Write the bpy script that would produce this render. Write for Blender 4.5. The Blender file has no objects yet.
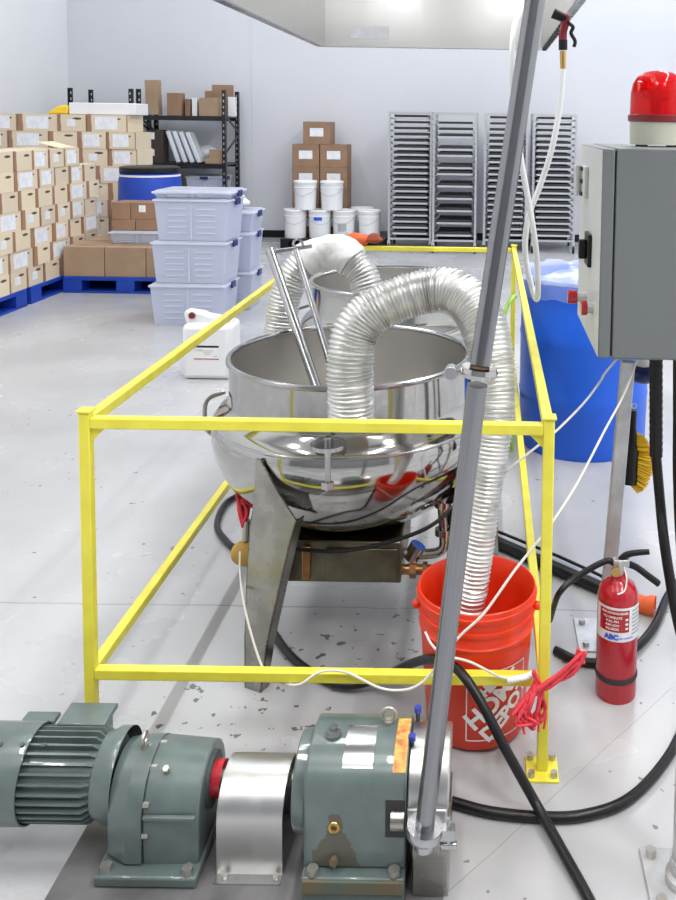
import bpy, math, random
from mathutils import Vector, Matrix
random.seed(7)
C = bpy.context.scene.collection
PI = math.pi
# ------------------------------------------------------------------ camera
CAMZ = 1.62
PITCH, ROLL, F, X0, Y0 = math.radians(4.4), math.radians(0.85), 870.0, 488.0, 190.0
fwd = Vector((0, math.cos(PITCH), -math.sin(PITCH)))
up0 = Vector((0, math.sin(PITCH), math.cos(PITCH)))
rt0 = Vector((1, 0, 0))
RT = rt0 * math.cos(ROLL) + up0 * math.sin(ROLL)
UP = -rt0 * math.sin(ROLL) + up0 * math.cos(ROLL)
CAM = Vector((0, 0, CAMZ))
cd = bpy.data.cameras.new('camera'); cam = bpy.data.objects.new('camera', cd); C.objects.link(cam)
cam.matrix_world = Matrix(((RT.x, UP.x, -fwd.x, 0), (RT.y, UP.y, -fwd.y, 0), (RT.z, UP.z, -fwd.z, CAMZ), (0, 0, 0, 1)))
cd.sensor_width = 36; cd.sensor_fit = 'AUTO'; cd.lens = F / 900 * 36
cd.shift_x = (338 - X0) / 900; cd.shift_y = -(450 - Y0) / 900
cd.clip_end = 100
bpy.context.scene.camera = cam

def ray(px, py):
    return fwd * F + RT * (px - X0) - UP * (py - Y0)
def at(px, py, Y):
    d = ray(px, py); return CAM + d * (Y / d.y)
def fl(px, py, z=0.0):
    d = ray(px, py); return CAM + d * ((z - CAMZ) / d.z)

# ------------------------------------------------------------------ materials
M = {}
def mat(name, col, rough=0.5, metal=0.0, spec=0.5, **k):
    m = bpy.data.materials.new(name); m.use_nodes = True
    nt = m.node_tree; b = nt.nodes['Principled BSDF']
    b.inputs['Base Color'].default_value = (*col, 1); b.inputs['Roughness'].default_value = rough
    b.inputs['Metallic'].default_value = metal; b.inputs['Specular IOR Level'].default_value = spec
    for kk, v in k.items():
        if kk == 'trans': b.inputs['Transmission Weight'].default_value = v
        if kk == 'alpha': b.inputs['Alpha'].default_value = v
        if kk == 'coat': b.inputs['Coat Weight'].default_value = v
        if kk == 'ior': b.inputs['IOR'].default_value = v
        if kk == 'sss':
            b.inputs['Subsurface Weight'].default_value = v; b.inputs['Subsurface Radius'].default_value = (.02, .02, .02)
    var, scale = k.get('var', 0), k.get('scale', 8)
    L = nt.links.new
    tc = nt.nodes.new('ShaderNodeTexCoord')
    if var or k.get('bump') or k.get('rvar'):
        nz = nt.nodes.new('ShaderNodeTexNoise'); nz.inputs['Scale'].default_value = scale; nz.inputs['Detail'].default_value = 6
        mp = nt.nodes.new('ShaderNodeMapping'); mp.inputs['Scale'].default_value = k.get('stretch', (1, 1, 1))
        L(tc.outputs['Object'], mp.inputs['Vector']); L(mp.outputs['Vector'], nz.inputs['Vector'])
    if var:
        r = nt.nodes.new('ShaderNodeValToRGB'); c2 = k.get('col2', tuple(c * (1 - var) for c in col))
        r.color_ramp.elements[0].position = k.get('p0', .35); r.color_ramp.elements[1].position = k.get('p1', .65)
        r.color_ramp.elements[0].color = (*c2, 1); r.color_ramp.elements[1].color = (*col, 1)
        L(nz.outputs['Fac'], r.inputs['Fac']); L(r.outputs['Color'], b.inputs['Base Color'])
    if k.get('rvar'):
        mr = nt.nodes.new('ShaderNodeMapRange'); mr.inputs['To Min'].default_value = rough; mr.inputs['To Max'].default_value = rough + k['rvar']
        L(nz.outputs['Fac'], mr.inputs['Value']); L(mr.outputs['Result'], b.inputs['Roughness'])
    if k.get('bump'):
        bp = nt.nodes.new('ShaderNodeBump'); bp.inputs['Strength'].default_value = k['bump']; bp.inputs['Distance'].default_value = k.get('bdist', .01)
        L(nz.outputs['Fac'], bp.inputs['Height']); L(bp.outputs['Normal'], b.inputs['Normal'])
    M[name] = m; return m

mat('yellow', (.88, .81, .08), .3, var=.1, scale=14, col2=(.80, .71, .06))
mat('steel', (.44, .445, .46), .14, 1, rvar=.14, scale=9)
mat('steel_brushed', (.60, .60, .59), .24, 1, rvar=.2, scale=40, stretch=(1, 1, .05), bump=.05)
mat('pipe_steel', (.27, .275, .29), .16, 1, rvar=.1, scale=9)
mat('steel_inner', (.60, .585, .56), .34, 1, rvar=.18, scale=7, bump=.15, bdist=.004)
mat('chrome', (.46, .455, .44), .06, 1, rvar=.08, scale=6, bump=.06, bdist=.01)
mat('leg_steel', (.40, .39, .36), .14, 1, rvar=.25, scale=12, bump=.2, bdist=.004, var=.3)
mat('box_steel', (.24, .215, .15), .22, 1, rvar=.2, scale=14, var=.35, bump=.1)
mat('rack_metal', (.62, .63, .66), .35, .8)
mat('pan_metal', (.72, .73, .75), .38, .85)
mat('foil', (.72, .72, .705), .27, .92, rvar=.2, scale=70)
mat('cloth_white', (.84, .84, .83), .8, bump=.6, scale=30, bdist=.01)
mat('brass', (.62, .40, .14), .3, 1)
mat('copper', (.55, .28, .13), .35, 1, var=.4, scale=30)
mat('green', (.125, .168, .163), .3, var=.3, scale=11, bump=.15, bdist=.003, coat=.35)
mat('green_dark', (.05, .075, .07), .5)
mat('rust', (.15, .105, .05), .6, var=.5, scale=16, col2=(.085, .115, .09))
mat('black_rubber', (.009, .009, .010), .33, spec=.35, bump=.1, scale=60)
mat('black', (.008, .008, .009), .4, spec=.35)
mat('black_metal', (.012, .014, .02), .4)
mat('dark', (.03, .03, .035), .6)
mat('navy', (.02, .035, .16), .4)
mat('blue', (.01, .125, .78), .38, var=.12, scale=3)
mat('pallet_blue', (.008, .06, .48), .5, var=.2, scale=4)
mat('liner', (.62, .70, .88), .3, var=.4, scale=7, col2=(.25, .36, .78), p0=.42, p1=.55, bump=.6, bdist=.02)
mat('red', (.44, .008, .02), .22, coat=.4)
mat('red_dark', (.22, .01, .02), .4)
mat('orange_red', (.88, .05, .012), .34, var=.06)
mat('orange', (.90, .15, .04), .6, bump=.4, scale=20)
mat('pink_mesh', (.80, .055, .08), .6, bump=.5, scale=60)
mat('white', (.85, .85, .85), .4)
mat('paper', (.86, .88, .92), .6, var=.12, scale=25)
mat('plastic_white', (.82, .83, .85), .35)
mat('gray_paint', (.165, .18, .185), .42, bump=.05, scale=200)
mat('gray_light_and_lit', (.66, .68, .66), .4)  # light gray of the latch; on the cabinet door it paints lit gray
mat('cream_plastic', (.60, .61, .50), .4)
mat('kraft', (.33, .20, .125), .75, var=.18, scale=5)
mat('kraft_dark', (.27, .165, .115), .75, var=.2, scale=5)
mat('kraft_light', (.41, .285, .185), .75, var=.15, scale=5)
mat('box_black', (.05, .035, .03), .6)
mat('cream', (.78, .67, .50), .7)
mat('brown_tape', (.22, .10, .06), .6)
mat('rope', (.78, .76, .70), .6)
mat('hose_white', (.78, .80, .80), .35)
mat('yellow_soft', (.92, .62, .03), .6)
mat('yellow_brown', (.60, .36, .06), .6, var=.3, scale=20)
mat('green_hose', (.45, .75, .12), .4)
mat('tag_yellow', (.75, .55, .12), .5, var=.5, scale=40, col2=(.5, .16, .05))
mat('bolt_steel', (.5, .48, .44), .4, .9)
mat('blue_bolt', (.03, .05, .35), .4)
mat('label_gray', (.40, .42, .42), .6)
mat('galv', (.62, .63, .64), .4, .6, var=.2, scale=20)
mat('clear_bag', (.75, .78, .84), .25)
mat('skid', (.20, .195, .20), .5, .2, var=.5, scale=6)
mat('red_lens', (.95, .015, .02), .08, trans=.75, ior=1.35)
mat('reflector', (.9, .25, .2), .25, .6)

def glassy(name, col, rough, alpha):
    m = bpy.data.materials.new(name); m.use_nodes = True; nt = m.node_tree
    nt.nodes.clear(); L = nt.links.new
    out = nt.nodes.new('ShaderNodeOutputMaterial'); mx = nt.nodes.new('ShaderNodeMixShader'); mx2 = nt.nodes.new('ShaderNodeMixShader')
    p = nt.nodes.new('ShaderNodeBsdfPrincipled'); p.inputs['Base Color'].default_value = (*col, 1); p.inputs['Roughness'].default_value = rough
    t = nt.nodes.new('ShaderNodeBsdfTranslucent'); t.inputs['Color'].default_value = (*col, 1)
    tr = nt.nodes.new('ShaderNodeBsdfTransparent')
    mx2.inputs[0].default_value = .4; L(p.outputs[0], mx2.inputs[1]); L(t.outputs[0], mx2.inputs[2])
    mx.inputs[0].default_value = alpha; L(tr.outputs[0], mx.inputs[1]); L(mx2.outputs[0], mx.inputs[2]); L(mx.outputs[0], out.inputs[0])
    M[name] = m
glassy('tote_plastic', (.78, .82, .95), .3, .82)
glassy('tote_lid', (.86, .90, 1.0), .3, .9)
glassy('mesh_red', (.86, .07, .10), .6, .85)

def carton_mat():
    m = bpy.data.materials.new('printed_carton'); m.use_nodes = True; nt = m.node_tree; L = nt.links.new; b = nt.nodes['Principled BSDF']
    b.inputs['Roughness'].default_value = .7
    tc = nt.nodes.new('ShaderNodeTexCoord'); sp = nt.nodes.new('ShaderNodeSeparateXYZ'); L(tc.outputs['Generated'], sp.inputs[0])
    def mth(op, a, bb, c=None):
        n = nt.nodes.new('ShaderNodeMath'); n.operation = op
        for i, v in enumerate((a, bb)):
            if isinstance(v, (int, float)): n.inputs[i].default_value = v
            elif v is not None: L(v, n.inputs[i])
        return n.outputs[0]
    oi = nt.nodes.new('ShaderNodeObjectInfo')
    nz = nt.nodes.new('ShaderNodeTexNoise'); nz.inputs['Scale'].default_value = 6; L(tc.outputs['Object'], nz.inputs[0])
    xw = mth('ADD', sp.outputs[0], mth('MULTIPLY', mth('SUBTRACT', nz.outputs['Fac'], .5), .12))
    band = mth('LESS_THAN', xw, mth('ADD', mth('MULTIPLY', oi.outputs['Random'], .12), .07))
    # small dark printed arc near the upper outer corner
    dx = mth('DIVIDE', mth('SUBTRACT', sp.outputs[0], .68), .16); dz = mth('DIVIDE', mth('SUBTRACT', sp.outputs[2], .76), .07)
    d = mth('ADD', mth('MULTIPLY', dx, dx), mth('MULTIPLY', dz, dz)); arc = mth('LESS_THAN', d, 1)
    inn = mth('LESS_THAN', sp.outputs[1], .02)
    arc = mth('MULTIPLY', arc, inn)
    edge = mth('MULTIPLY', mth('GREATER_THAN', sp.outputs[0], .975), inn)
    m1 = nt.nodes.new('ShaderNodeMix'); m1.data_type = 'RGBA'; m1.inputs[6].default_value = (.76, .65, .48, 1); m1.inputs[7].default_value = (.36, .20, .12, 1)
    L(mth('MAXIMUM', band, edge), m1.inputs[0])
    m2 = nt.nodes.new('ShaderNodeMix'); m2.data_type = 'RGBA'; m2.inputs[7].default_value = (.12, .07, .05, 1); L(m1.outputs[2], m2.inputs[6]); L(arc, m2.inputs[0])
    hs = nt.nodes.new('ShaderNodeHueSaturation'); L(m2.outputs[2], hs.inputs['Color'])
    L(mth('ADD', mth('MULTIPLY', oi.outputs['Random'], .2), .88), hs.inputs['Value']); L(hs.outputs[0], b.inputs['Base Color'])
    M['carton'] = m
carton_mat()

def floor_mat():
    m = bpy.data.materials.new('concrete_floor'); m.use_nodes = True; nt = m.node_tree; L = nt.links.new; b = nt.nodes['Principled BSDF']
    tc = nt.nodes.new('ShaderNodeTexCoord')
    n1 = nt.nodes.new('ShaderNodeTexNoise'); n1.inputs['Scale'].default_value = 1.3; n1.inputs['Detail'].default_value = 8; L(tc.outputs['Object'], n1.inputs[0])
    r1 = nt.nodes.new('ShaderNodeValToRGB'); r1.color_ramp.elements[0].position = .3; r1.color_ramp.elements[1].position = .7
    r1.color_ramp.elements[0].color = (.40, .405, .42, 1); r1.color_ramp.elements[1].color = (.52, .525, .54, 1); L(n1.outputs['Fac'], r1.inputs[0])
    # dark specks of grit
    n2 = nt.nodes.new('ShaderNodeTexNoise'); n2.inputs['Scale'].default_value = 26; n2.inputs['Detail'].default_value = 3; L(tc.outputs['Object'], n2.inputs[0])
    n3 = nt.nodes.new('ShaderNodeTexNoise'); n3.inputs['Scale'].default_value = 2.2; L(tc.outputs['Object'], n3.inputs[0])
    def mth(op, a, bb):
        n = nt.nodes.new('ShaderNodeMath'); n.operation = op
        for i, v in enumerate((a, bb)):
            if isinstance(v, (int, float)): n.inputs[i].default_value = v
            elif v is not None: L(v, n.inputs[i])
        return n.outputs[0]
    pass
    speck = mth('MULTIPLY', mth('GREATER_THAN', n2.outputs['Fac'], .70), mth('GREATER_THAN', n3.outputs['Fac'], .50))
    sp = nt.nodes.new('ShaderNodeSeparateXYZ'); L(tc.outputs['Object'], sp.inputs[0])
    n4 = nt.nodes.new('ShaderNodeTexNoise'); n4.inputs['Scale'].default_value = 5; L(tc.outputs['Object'], n4.inputs[0])
    wob = mth('MULTIPLY', mth('SUBTRACT', n4.outputs['Fac'], .5), .03)
    joint = mth('LESS_THAN', mth('ABSOLUTE', mth('SUBTRACT', mth('ADD', sp.outputs[1], wob), 2.79), None), .0035)
    p, q = fl(447, 894), fl(618, 737); dx, dy = q.x - p.x, q.y - p.y; ln = math.hypot(dx, dy); nx, ny = -dy / ln, dx / ln
    dd = mth('ADD', mth('MULTIPLY', mth('SUBTRACT', sp.outputs[0], p.x), nx), mth('MULTIPLY', mth('SUBTRACT', sp.outputs[1], p.y), ny))
    crack = mth('LESS_THAN', mth('ABSOLUTE', mth('ADD', dd, mth('MULTIPLY', wob, .3)), None), .0013)
    crack = mth('MULTIPLY', crack, mth('LESS_THAN', sp.outputs[1], 2.4))
    tot = mth('MAXIMUM', mth('MAXIMUM', speck, mth('MULTIPLY', joint, .55)), mth('MULTIPLY', crack, .5))
    mx = nt.nodes.new('ShaderNodeMix'); mx.data_type = 'RGBA'; mx.inputs[7].default_value = (.12, .11, .11, 1)
    L(mth('MULTIPLY', tot, .75), mx.inputs[0]); L(r1.outputs[0], mx.inputs[6])
    def blob0(cx, cy, rx, ry):
        a = mth('DIVIDE', mth('SUBTRACT', sp.outputs[0], cx), rx); c = mth('DIVIDE', mth('SUBTRACT', sp.outputs[1], cy), ry)
        return mth('SUBTRACT', 1, mth('ADD', mth('MULTIPLY', a, a), mth('MULTIPLY', c, c)))
    grit = mth('MULTIPLY', mth('GREATER_THAN', n2.outputs['Fac'], .635), mth('GREATER_THAN', mth('MAXIMUM', blob0(-.62, 2.28, .28, .16), blob0(-.33, 2.6, .33, .16)), 0))
    mxg = nt.nodes.new('ShaderNodeMix'); mxg.data_type = 'RGBA'; mxg.inputs[7].default_value = (.06, .055, .055, 1); L(mth('MULTIPLY', grit, .85), mxg.inputs[0]); L(mx.outputs[2], mxg.inputs[6]); mx = mxg
    # shade under the kettle and round the pump painted into the stained floor
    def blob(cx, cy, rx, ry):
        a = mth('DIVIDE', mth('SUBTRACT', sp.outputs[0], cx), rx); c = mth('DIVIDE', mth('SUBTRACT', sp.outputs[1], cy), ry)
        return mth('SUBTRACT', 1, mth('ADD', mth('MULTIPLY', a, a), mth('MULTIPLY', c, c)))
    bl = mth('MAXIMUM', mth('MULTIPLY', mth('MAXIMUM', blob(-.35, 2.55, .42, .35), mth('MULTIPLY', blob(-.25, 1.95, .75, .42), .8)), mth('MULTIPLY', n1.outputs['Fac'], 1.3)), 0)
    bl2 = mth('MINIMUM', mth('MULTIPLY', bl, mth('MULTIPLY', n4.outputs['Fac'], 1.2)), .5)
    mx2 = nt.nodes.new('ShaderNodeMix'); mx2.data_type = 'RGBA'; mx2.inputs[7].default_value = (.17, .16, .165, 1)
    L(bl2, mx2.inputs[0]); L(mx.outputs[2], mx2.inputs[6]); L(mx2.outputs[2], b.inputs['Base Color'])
    mr = nt.nodes.new('ShaderNodeMapRange'); mr.inputs['To Min'].default_value = .16; mr.inputs['To Max'].default_value = .36; L(n1.outputs['Fac'], mr.inputs[0]); L(mr.outputs[0], b.inputs['Roughness'])
    b.inputs['Specular IOR Level'].default_value = .5
    bp = nt.nodes.new('ShaderNodeBump'); bp.inputs['Strength'].default_value = .12; bp.inputs['Distance'].default_value = .004; L(n2.outputs['Fac'], bp.inputs['Height']); L(bp.outputs[0], b.inputs['Normal'])
    M['floor'] = m
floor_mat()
mat('wall_paint', (.68, .695, .745), .75, var=.03, scale=1)
mat('wall_left_paint', (.80, .81, .83), .75, var=.03, scale=1)
mat('wall_dark', (.22, .23, .25), .7)
mat('ceiling_paint', (.75, .75, .75), .9)

# ------------------------------------------------------------------ mesh builder
def frame_of(d):
    d = d.normalized(); a = Vector((0, 0, 1)) if abs(d.z) < .9 else Vector((1, 0, 0))
    u = d.cross(a).normalized(); return u, d.cross(u).normalized()
def catmull(pts, n=10, closed=False):
    P = [Vector(p) for p in pts]; out = []
    N = len(P)
    for i in range(N - 1):
        p0 = P[i - 1] if i > 0 else P[0] * 2 - P[1]; p1, p2 = P[i], P[i + 1]; p3 = P[i + 2] if i + 2 < N else P[-1] * 2 - P[-2]
        for k in range(n):
            t = k / n
            out.append(.5 * ((2 * p1) + (p2 - p0) * t + (2 * p0 - 5 * p1 + 4 * p2 - p3) * t * t + (3 * p1 - p0 - 3 * p2 + p3) * t ** 3))
    out.append(P[-1].copy()); return out
def resample(pts, step):
    L = [0]
    for a, b in zip(pts, pts[1:]): L.append(L[-1] + (b - a).length)
    n = max(2, int(L[-1] / step)); out = []; j = 0
    for i in range(n + 1):
        s = L[-1] * i / n
        while j < len(L) - 2 and L[j + 1] < s: j += 1
        t = (s - L[j]) / max(1e-9, L[j + 1] - L[j]); out.append(pts[j].lerp(pts[j + 1], min(1, t)))
    return out

class MB:
    def __init__(s): s.v = []; s.f = []
    def add(s, vs, fs):
        o = len(s.v); s.v += [Vector(v) for v in vs]; s.f += [tuple(o + i for i in f) for f in fs]; return s
    def box(s, c, d, R=None):
        c = Vector(c); x, y, z = d[0] / 2, d[1] / 2, d[2] / 2
        vs = [Vector((a * x, b * y, e * z)) for e in (-1, 1) for b in (-1, 1) for a in (-1, 1)]
        if R is not None: vs = [R @ v for v in vs]
        return s.add([v + c for v in vs], [(0, 2, 3, 1), (4, 5, 7, 6), (0, 1, 5, 4), (2, 6, 7, 3), (0, 4, 6, 2), (1, 3, 7, 5)])
    def bb(s, x0, x1, y0, y1, z0, z1): return s.box(((x0 + x1) / 2, (y0 + y1) / 2, (z0 + z1) / 2), (abs(x1 - x0), abs(y1 - y0), abs(z1 - z0)))
    def bar(s, p, q, w, h=None, upv=(0, 0, 1)):
        p, q = Vector(p), Vector(q); h = h or w; d = (q - p); u = d.normalized(); upv = Vector(upv)
        if abs(u.dot(upv)) > .95: upv = Vector((0, 1, 0))
        sd = u.cross(upv).normalized(); up = sd.cross(u)
        R = Matrix((sd, u, up)).transposed(); return s.box((p + q) / 2, (w, d.length, h), R)
    def cyl(s, p, q, r0, r1=None, n=24, cap=True):
        p, q = Vector(p), Vector(q); r1 = r0 if r1 is None else r1; u, w = frame_of(q - p); vs = []
        for c, r in ((p, r0), (q, r1)):
            vs += [c + (u * math.cos(2 * PI * i / n) + w * math.sin(2 * PI * i / n)) * r for i in range(n)]
        fs = [(i, (i + 1) % n, n + (i + 1) % n, n + i) for i in range(n)]
        if cap: fs += [tuple(range(n))[::-1], tuple(range(n, 2 * n))]
        return s.add(vs, fs)
    def tube(s, pts, r, n=10, cap=True, sm=8, step=None, flat=None):
        P = catmull(pts, sm) if sm > 1 else [Vector(p) for p in pts]
        if step: P = resample(P, step)
        N = len(P); vs = []; u = None
        for i, p in enumerate(P):
            d = (P[min(i + 1, N - 1)] - P[max(i - 1, 0)]).normalized()
            if u is None: u, w = frame_of(d)
            else:
                u = (u - d * u.dot(d)).normalized(); w = d.cross(u)
            for k in range(n):
                a = 2 * PI * k / n; rr = r(i / (N - 1), a, i) if callable(r) else r
                vs.append(p + (u * math.cos(a) + w * math.sin(a)) * rr)
        fs = [(i * n + k, i * n + (k + 1) % n, (i + 1) * n + (k + 1) % n, (i + 1) * n + k) for i in range(N - 1) for k in range(n)]
        if cap: fs += [tuple(range(n))[::-1], tuple(range((N - 1) * n, N * n))]
        return s.add(vs, fs)
    def lathe(s, prof, c=(0, 0, 0), n=40, axis='z', a0=0, a1=2 * PI):
        c = Vector(c); full = abs(a1 - a0 - 2 * PI) < 1e-6; m = n if full else n + 1; vs = []
        for r, z in prof:
            for i in range(m):
                a = a0 + (a1 - a0) * i / n; v = (r * math.cos(a), r * math.sin(a), z)
                if axis == 'x': v = (z, v[0], v[1])
                if axis == 'y': v = (v[0], z, v[1])
                vs.append(c + Vector(v))
        fs = []
        for j in range(len(prof) - 1):
            for i in range(n):
                k = (i + 1) % m
                fs.append((j * m + i, j * m + k, (j + 1) * m + k, (j + 1) * m + i))
        s.add(vs, fs); return s
    def torus(s, c, R, r, axis='z', n=48, m=10):
        prof = [(R + r * math.cos(2 * PI * i / m), r * math.sin(2 * PI * i / m)) for i in range(m + 1)]
        return s.lathe(prof, c, n, axis)
    def ball(s, c, r, n=16, sc=(1, 1, 1)):
        o = len(s.v); prof = [(r * math.sin(PI * i / n) + 1e-5, -r * math.cos(PI * i / n)) for i in range(n + 1)]
        s.lathe(prof, (0, 0, 0), n * 2)
        for i in range(o, len(s.v)): v = s.v[i]; s.v[i] = Vector((v.x * sc[0], v.y * sc[1], v.z * sc[2])) + Vector(c)
        return s
    def prism(s, poly, h0, h1, axis='x'):
        n = len(poly)
        def mk(p, h):
            a, b = p
            return {'x': (h, a, b), 'y': (a, h, b), 'z': (a, b, h)}[axis]
        vs = [mk(p, h0) for p in poly] + [mk(p, h1) for p in poly]
        return s.add(vs, [tuple(range(n))[::-1], tuple(range(n, 2 * n))] + [(i, (i + 1) % n, n + (i + 1) % n, n + i) for i in range(n)])
    def rot(s, R, c=(0, 0, 0)):
        c = Vector(c); s.v = [R @ (v - c) + c for v in s.v]; return s
    def build(s, name, m, parent=None, bevel=0, ang=35, flip=True, loc=None):
        me = bpy.data.meshes.new(name)
        org = Vector((0, 0, 0))
        if parent is not None:
            p = parent
            while p is not None: org += p.location; p = p.parent
        elif loc is not None: org = Vector(loc)
        me.from_pydata([tuple(v - org) for v in s.v], [], s.f); me.update()
        import bmesh
        bm = bmesh.new(); bm.from_mesh(me); bmesh.ops.remove_doubles(bm, verts=bm.verts, dist=1e-6)
        bmesh.ops.recalc_face_normals(bm, faces=bm.faces); bm.to_mesh(me); bm.free()
        me.materials.append(M[m] if isinstance(m, str) else m)
        me.polygons.foreach_set('use_smooth', [True] * len(me.polygons)); me.set_sharp_from_angle(angle=math.radians(ang))
        o = bpy.data.objects.new(name, me); C.objects.link(o)
        if parent is not None: o.parent = parent
        elif loc is not None: o.location = loc
        if bevel:
            b = o.modifiers.new('bev', 'BEVEL'); b.width = bevel; b.segments = 2; b.limit_method = 'ANGLE'; b.angle_limit = math.radians(40); b.harden_normals = False
        return o
def tag(o, label=None, cat=None, group=None, kind=None):
    for k, v in (('label', label), ('category', cat), ('group', group), ('kind', kind)):
        if v: o[k] = v
    return o
def thing(name, label, cat, loc=(0, 0, 0), group=None, rz=0):
    o = bpy.data.objects.new(name, None); C.objects.link(o); o.empty_display_size = .1; o.location = loc; o.rotation_euler = (0, 0, rz)
    return tag(o, label, cat, group)
def solo(mb, name, m, label, cat, group=None, **k):
    xs = [v.x for v in mb.v]; ys = [v.y for v in mb.v]; zs = [v.z for v in mb.v]
    loc = ((min(xs) + max(xs)) / 2, (min(ys) + max(ys)) / 2, min(zs))
    return tag(mb.build(name, m, None, loc=loc, **k), label, cat, group)
def struct(mb, name, m, **k): return tag(mb.build(name, m, None, **k), kind='structure')
def copy_tree(o, parent=None):
    c = o.copy(); C.objects.link(c); c.parent = parent
    for ch in list(o.children): copy_tree(ch, c)
    return c
class Proto:
    """first use moves the proto itself, later uses copy it"""
    def __init__(s, root): s.r = root; s.used = False
    def put(s, loc, rz=0, label=None, group=None, cat=None):
        o = copy_tree(s.r) if s.used else s.r; s.used = True
        o.location = loc; o.rotation_euler = (0, 0, rz)
        if label: o['label'] = label
        if group: o['group'] = group
        if cat: o['category'] = cat
        return o
TXT = {}
def text_geo(t, size=1.0, bold=0.0):
    cu = bpy.data.curves.new('t', 'FONT'); cu.body = t; cu.size = size; cu.align_x = 'CENTER'; cu.align_y = 'CENTER'; cu.offset = bold; cu.resolution_u = 3
    o = bpy.data.objects.new('t', cu); C.objects.link(o); dg = bpy.context.evaluated_depsgraph_get()
    me = bpy.data.meshes.new_from_object(o.evaluated_get(dg)); vs = [v.co.copy() for v in me.vertices]; fs = [tuple(p.vertices) for p in me.polygons]
    bpy.data.objects.remove(o); bpy.data.curves.remove(cu); bpy.data.meshes.remove(me); return vs, fs
ORD = ['first', 'second', 'third', 'fourth', 'fifth', 'sixth', 'seventh', 'eighth', 'ninth', 'tenth', 'eleventh', 'twelfth', 'thirteenth', 'fourteenth', 'fifteenth', 'sixteenth', 'seventeenth', 'eighteenth', 'nineteenth', 'twentieth']

# ------------------------------------------------------------------ room
XL, XR, YB, YF, H = -5.75, 5.0, 11.95, -4.0, 6.0
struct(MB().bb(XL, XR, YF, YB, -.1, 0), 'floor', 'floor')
struct(MB().bb(XL - .1, XR + .1, YB, YB + .1, 0, H), 'wall_back', 'wall_paint')
struct(MB().bb(XL - .1, XL, YF, YB, 0, H), 'wall_left', 'wall_left_paint')
struct(MB().bb(XR, XR + .1, YF, YB, 0, H), 'wall_right', 'wall_left_paint')
struct(MB().bb(XL - .1, XR + .1, YF - .1, YF, 0, H), 'wall_front', 'wall_dark')
struct(MB().bb(XL - .1, XR + .1, YF - .1, YB + .1, H, H + .1), 'ceiling', 'ceiling_paint')
b0 = fl(256, 238)
struct(MB().bb(XL, XR, YB - .015, YB, 0, .1), 'baseboard_back', 'black')
xj = at(253, 150, YB).x
struct(MB().bb(xj - .006, xj + .006, YB - .006, YB, .1, H), 'trim_1', 'wall_paint')

# ------------------------------------------------------------------ guard rail
YF0, YB0 = 2.07, 5.05
xl = at(86, 420, YF0).x; xr = at(549, 424, YF0).x; zt = .893; xl2 = at(90, 690, YF0).x; xr2 = at(544, 690, YF0).x
t = .027
gr = thing('guard_rail', 'yellow square tube safety barrier standing around the two steel kettles', 'barrier', ((xl + xr) / 2, YF0, 0))
posts = [(xl, YF0), (xr, YF0), (xl, YB0), (xr, YB0)]
for x, y in posts:
    MB().bb(x - t / 2, x + t / 2, y - t / 2, y + t / 2, .006, zt + .012).build('post', 'yellow', gr, bevel=.003)
    MB().bb(x - .018, x + .018, y - .018, y + .018, zt + .0125, zt + .019).build('post_cap', 'yellow', gr, bevel=.002)
    p = MB().bb(x - .04, x + .04, y - .045, y + .04, 0, .006).build('base_plate', 'yellow', gr, bevel=.001)
    for sx in (-1, 1):
        for sy in (-1, 1):
            if abs(sx + sy) or True:
                MB().cyl((x + sx * .028, y + sy * .03, .006), (x + sx * .028, y + sy * .03, .02), .009, n=6).build('bolt', 'bolt_steel', gr)
for z in (zt - t / 2, .241):
    for y in (YF0, YB0): MB().bar((xl + t / 2, y, z), (xr - t / 2, y, z), t, t).build('cross_rail', 'yellow', gr, bevel=.003)
    for x in (xl, xr): MB().bar((x, YF0 + t / 2, z), (x, YB0 - t / 2, z), t, t).build('side_rail', 'yellow', gr, bevel=.003)
for x, s_ in ((xl, 1), (xr, -1)):
    MB().prism([(x + s_ * t / 2, zt - t), (x + s_ * (t / 2 + .035), zt - t), (x + s_ * t / 2, zt - t - .035)], YF0 - .002, YF0 + .002, 'y').build('gusset', 'yellow', gr)

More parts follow.
